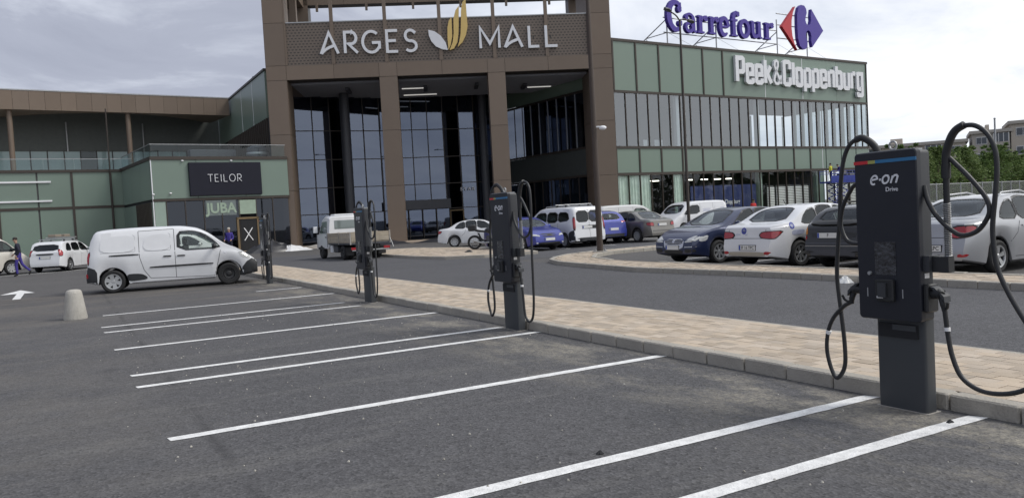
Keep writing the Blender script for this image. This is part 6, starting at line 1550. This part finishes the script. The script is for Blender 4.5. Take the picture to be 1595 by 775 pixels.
walk = dict(hiL=(0,.09,.92), knL=(.10,.10,.52), anL=(.06,.10,.09), toL=(.22,.11,.03), hiR=(0,-.09,.92), knR=(-.10,-.10,.53), anR=(-.42,-.11,.22), toR=(-.34,-.12,.06),
            elL=(-.10,.23,1.17), wrL=(.02,.22,.95), elR=(.06,-.22,1.16), wrR=(.22,-.18,1.02), nec=(.05,0,1.50), hd0=(.075,0,1.575), hd1=(.095,0,1.67), hd2=(.09,0,1.75), che=(.03,0,1.38))
person('person in navy jacket and blue trousers walking past the cream minibus', (-1.85, 43.9, 0), R_(168), walk, 'cloth_navy', 'cloth_blue', 1.03)
person('person in blue top and pale cap standing at the open boot', (8.75, 50.4, 0), R_(-120), dict(wrL=(.25,.2,1.05), wrR=(.25,-.2,1.05)), 'cloth_blue', 'cloth_navy', 1.0, 'cap_w')
person('person in red top showing above the white saloon roof', (44.5, 42.8, 0), R_(-100), {}, 'cloth_red', 'cloth_navy', 1.02)
# ---- scissor lift with two workers at the facade
lf = thing('scissor_lift', 'blue scissor lift raised against the facade of the green wing', 'lift', (66.9, 53.2, 0), RA)
MT['liftblue'] = mat('lift_blue', (.03,.05,.30), .5, var=.3)
MB().bbox(-1.4,1.4,-.6,.6,.25,.75,.04).build('base','liftblue',lf,35)
for x in (-1.0,1.0):
    for y in (-.55,.55): o = link('wheel', wheel_meshes(.25,.18,'steel')[0], lf, (x,y,.25))
for k in range(3):
    for y in (-.4,.4): MB().tube([(-1.0,y,.8+k*.75),(1.0,y,1.5+k*.75)],.05,6).build('scissor_arm','liftblue',lf); MB().tube([(1.0,y*.9,.8+k*.75),(-1.0,y*.9,1.5+k*.75)],.05,6).build('scissor_arm','liftblue',lf)
MB().box(-1.9,1.9,-.65,.65,3.05,3.2).build('platform','liftblue',lf)
gr = MB().box(-1.9,1.9,-.66,-.62,3.2,3.75).build('guard_panel','liftblue',lf)
for z in (3.95,4.2):
    for y in (-.64,.64): MB().cyl((-1.9,y,z),(1.9,y,z),.03,.03,6).build('guard_rail','liftblue',lf)
for x in (-1.88,-.6,.6,1.88):
    for y in (-.64,.64): MB().cyl((x,y,3.2),(x,y,4.22),.03,.03,6).build('guard_post','liftblue',lf)
MB().bbox(.2,.9,-.4,.3,3.2,3.9,.05).build('tool_chest','cloth_navy',lf)
person('worker in yellow vest standing on the blue lift', (65.9, 53.15, 3.2), R_(90), dict(wrR=(.3,-.2,1.4), elR=(.1,-.25,1.25)), 'hivis', 'cloth_navy', 1.0)
person('worker in dark blue overall bending on the blue lift', (67.4, 53.2, 3.2), R_(150), dict(che=(.15,0,1.32), nec=(.22,0,1.42), hd0=(.26,0,1.48), hd1=(.31,0,1.57), hd2=(.31,0,1.65), shL=(.14,.17,1.37), shR=(.14,-.17,1.37), elL=(.2,.2,1.1), elR=(.2,-.2,1.1), wrL=(.36,.15,1.0), wrR=(.36,-.15,1.0)), 'cloth_blue', 'cloth_blue', 1.0)

# ================================================================== TREES
def leaf_mat(name, c1, c2):
    m = bpy.data.materials.new(name); m.use_nodes = True; t = m.node_tree; b = t.nodes['Principled BSDF']; b.inputs['Roughness'].default_value = .65; b.inputs['Specular IOR Level'].default_value = .25
    ge = t.nodes.new('ShaderNodeNewGeometry'); oi = t.nodes.new('ShaderNodeObjectInfo'); mx = t.nodes.new('ShaderNodeMix'); mx.data_type = 'RGBA'
    ad = t.nodes.new('ShaderNodeMath'); ad.operation = 'MULTIPLY_ADD'; lk(t, oi.outputs['Random'], ad.inputs[0]); ad.inputs[1].default_value = .35; lk(t, ge.outputs['Random Per Island'], ad.inputs[2])
    fr = t.nodes.new('ShaderNodeMath'); fr.operation = 'FRACT'; lk(t, ad.outputs[0], fr.inputs[0])
    lk(t, fr.outputs[0], mx.inputs['Factor']); mx.inputs['A'].default_value = (*c1,1); mx.inputs['B'].default_value = (*c2,1); lk(t, mx.outputs['Result'], b.inputs['Base Color'])
    o_ = t.nodes['Material Output']; tl = t.nodes.new('ShaderNodeBsdfTranslucent'); lk(t, mx.outputs['Result'], tl.inputs[0]); ms = t.nodes.new('ShaderNodeMixShader'); ms.inputs[0].default_value = .35; lk(t, b.outputs[0], ms.inputs[1]); lk(t, tl.outputs[0], ms.inputs[2]); lk(t, ms.outputs[0], o_.inputs[0])
    return m
MT['leafA'] = leaf_mat('leaf_dark', (.056,.100,.028), (.15,.22,.070)); MT['leafB'] = leaf_mat('leaf_mid', (.075,.125,.036), (.19,.25,.090))
MT['bark'] = mat('bark', (.09,.07,.05), .9, var=.5, bump=.6, bscale=12)
def tree_meshes(seed, h, w, leaf, n=2600, low=.12):
    rnd = random.Random(seed); tr = MB()
    tr.tube([(0,0,0),(rnd.uniform(-.1,.1),rnd.uniform(-.1,.1),h*.3),(rnd.uniform(-.2,.2),rnd.uniform(-.2,.2),h*.8)], [.13,.10,.03], 8)
    clumps = []
    for i in range(46):
        z = h*(low+(1-low)*rnd.random()**.85); t = (z/h-low)/(1-low); rmax = w*(math.sin(math.pi*min(1,.22+.78*t))**.55)*(1-.25*t)
        a = rnd.uniform(0,6.283); r = rmax*rnd.random()**.5; c = Vector((r*math.cos(a), r*math.sin(a), z)); clumps.append((c, rnd.uniform(.35,.75)*w*.42))
        if i % 3 == 0: tr.tube([(0,0,z*.55),tuple(c*.6+Vector((0,0,z*.25))),tuple(c)], [.05,.03,.01], 5)
    # twigs poking out of the top
    for i in range(9): a = rnd.uniform(0,6.28); r = rnd.uniform(0,w*.6); clumps.append((Vector((r*math.cos(a), r*math.sin(a), h*rnd.uniform(.95,1.10))), w*.10))
    mb = MB()
    for i in range(n):
        c, r = clumps[rnd.randrange(len(clumps))]
        d = Vector((rnd.gauss(0,1),rnd.gauss(0,1),rnd.gauss(0,.8))).normalized()*r*rnd.random()**.4; p = c+d
        s = rnd.uniform(.07,.15); u = Vector((rnd.gauss(0,1),rnd.gauss(0,1),rnd.gauss(0,.5))).normalized(); v = u.orthogonal().normalized(); 
        ang = rnd.uniform(0,6.28); v = (v*math.cos(ang)+u.cross(v)*math.sin(ang))
        mb.quad(p-u*s*1.3, p+v*s*.6, p+u*s*1.3, p-v*s*.6)
    me = bpy.data.meshes.new('crown'); me.from_pydata(mb.v, [], mb.f); me.materials.append(MT[leaf])
    return tr.mesh('trunk', MT['bark'], 60), me
TM = [tree_meshes(1,6.0,2.3,'leafA'), tree_meshes(2,5.4,2.5,'leafB'), tree_meshes(3,6.6,2.2,'leafA'), tree_meshes(4,5.0,2.6,'leafA')]
rnd = random.Random(5)
ORD = 'first second third fourth fifth sixth seventh eighth ninth tenth eleventh twelfth thirteenth fourteenth fifteenth sixteenth seventeenth eighteenth'.split()
KIND = ['dark leafy tree','mid green bushy tree','tall dark tree','low broad tree']
for row, (off, s0, n_, st) in enumerate(((2.4,10.5,17,2.15),(5.6,24.0,10,2.9))):
    for i in range(n_):
        s = s0+i*st; k = rnd.randrange(4)
        x = 46+s*math.cos(FA)-off*math.sin(FA); y = 33.5+s*math.sin(FA)+off*math.cos(FA)
        t_ = thing('tree', '%s, %s from the charger in the %s behind the wire fence' % (KIND[k], ORD[i], 'front row' if row == 0 else 'back row'), 'tree', (x+rnd.uniform(-.3,.3), y+rnd.uniform(-.4,.4), 0), rnd.uniform(0,6.28), 'trees behind the fence')
        sc = rnd.uniform(.70,.88)*(.96+.008*i); t_.scale = (sc*1.02,sc*1.02,sc*(.92 if k in (0,2) else 1.02))
        link('trunk', TM[k][0], t_); link('crown', TM[k][1], t_)
# rough grass bank under the trees
bank = MB().prism([(36,34.5),(120,55),(120,75),(36,48)], 'z', 0, .05).build('grass_bank', mat('grass', (.07,.095,.035), .9, var=.8, vscale=1.5, bump=.6, bscale=8)); struct(bank)

# ================================================================== FAR APARTMENT BLOCKS
MT['render1'] = mat('cream_render', (.50,.45,.385), .9, var=.5, vscale=.3, vcol=(.38,.34,.29)); MT['render2'] = mat('grey_render', (.42,.39,.35), .9, var=.4, vscale=.3, vcol=(.3,.28,.25))
MT['redwall'] = mat('red_band', (.42,.10,.09), .8, var=.3); MT['farglass'] = mat('far_window', (.05,.06,.07), .1, var=.4, vscale=.5, spec=.9); MT['farframe'] = mat('window_frame_white', (.6,.6,.6), .6)
def block(label, loc, rz, w, d, h, floors, m, bays, red=False):
    b = thing('apartment_block', label, 'building', loc, rz, None)
    MB().box(0,w,0,d,0,h).build('wall', m, b)
    r = MB().box(-.4,w+.4,-.4,d+.4,h,h+.5).build('roof', 'render2', b); MB().box(w*.4,w*.5,d*.3,d*.5,h+.5,h+1.6).build('chimney','render1',r)
    fh = h/floors; bw = w/bays
    for f in range(floors):
        for i in range(bays):
            x = (i+.5)*bw; z = f*fh+fh*.34
            if i % 3 == 1:
                bl = MB().box(x-bw*.46,x+bw*.46,-1.1,-.002,f*fh+.12,f*fh+fh*.40).build('balcony', 'redwall' if red and f == floors-1 else m, b)
                MB().box(x-bw*.40,x+bw*.40,-.95,-.9,f*fh+fh*.42,f*fh+fh*.92).build('balcony_glazing','farglass',bl)
                for q in range(4): MB().box(x-bw*.40+q*bw*.26,x-bw*.40+q*bw*.26+.1,-.98,-.952,f*fh+fh*.41,f*fh+fh*.93).build('balcony_mullion','farframe',bl)
            else:
                wn_ = MB().box(x-bw*.30,x+bw*.30,-.06,-.003,z,z+fh*.46).build('window','farframe',b)
                for q in (0,1): MB().box(x-bw*.27+q*bw*.28,x-bw*.27+q*bw*.28+bw*.25,-.09,-.062,z+.12,z+fh*.46-.12).build('pane','farglass',wn_)
    return b
AR = R_(-57)
block('cream apartment block lowest on the skyline beyond the trees', (118.4, 93.0, 0), AR, 18.6, 12, 9.5, 4, 'render1', 6)
block('narrow grey apartment block in the middle of the skyline beyond the trees', (129.0, 76.6, 0), AR, 5.2, 12, 10.6, 4, 'render2', 2)
block('tallest apartment block with red balconies at the right end of the skyline', (131.9, 72.1, 0), AR, 26, 12, 11.7, 4, 'render1', 8, True)
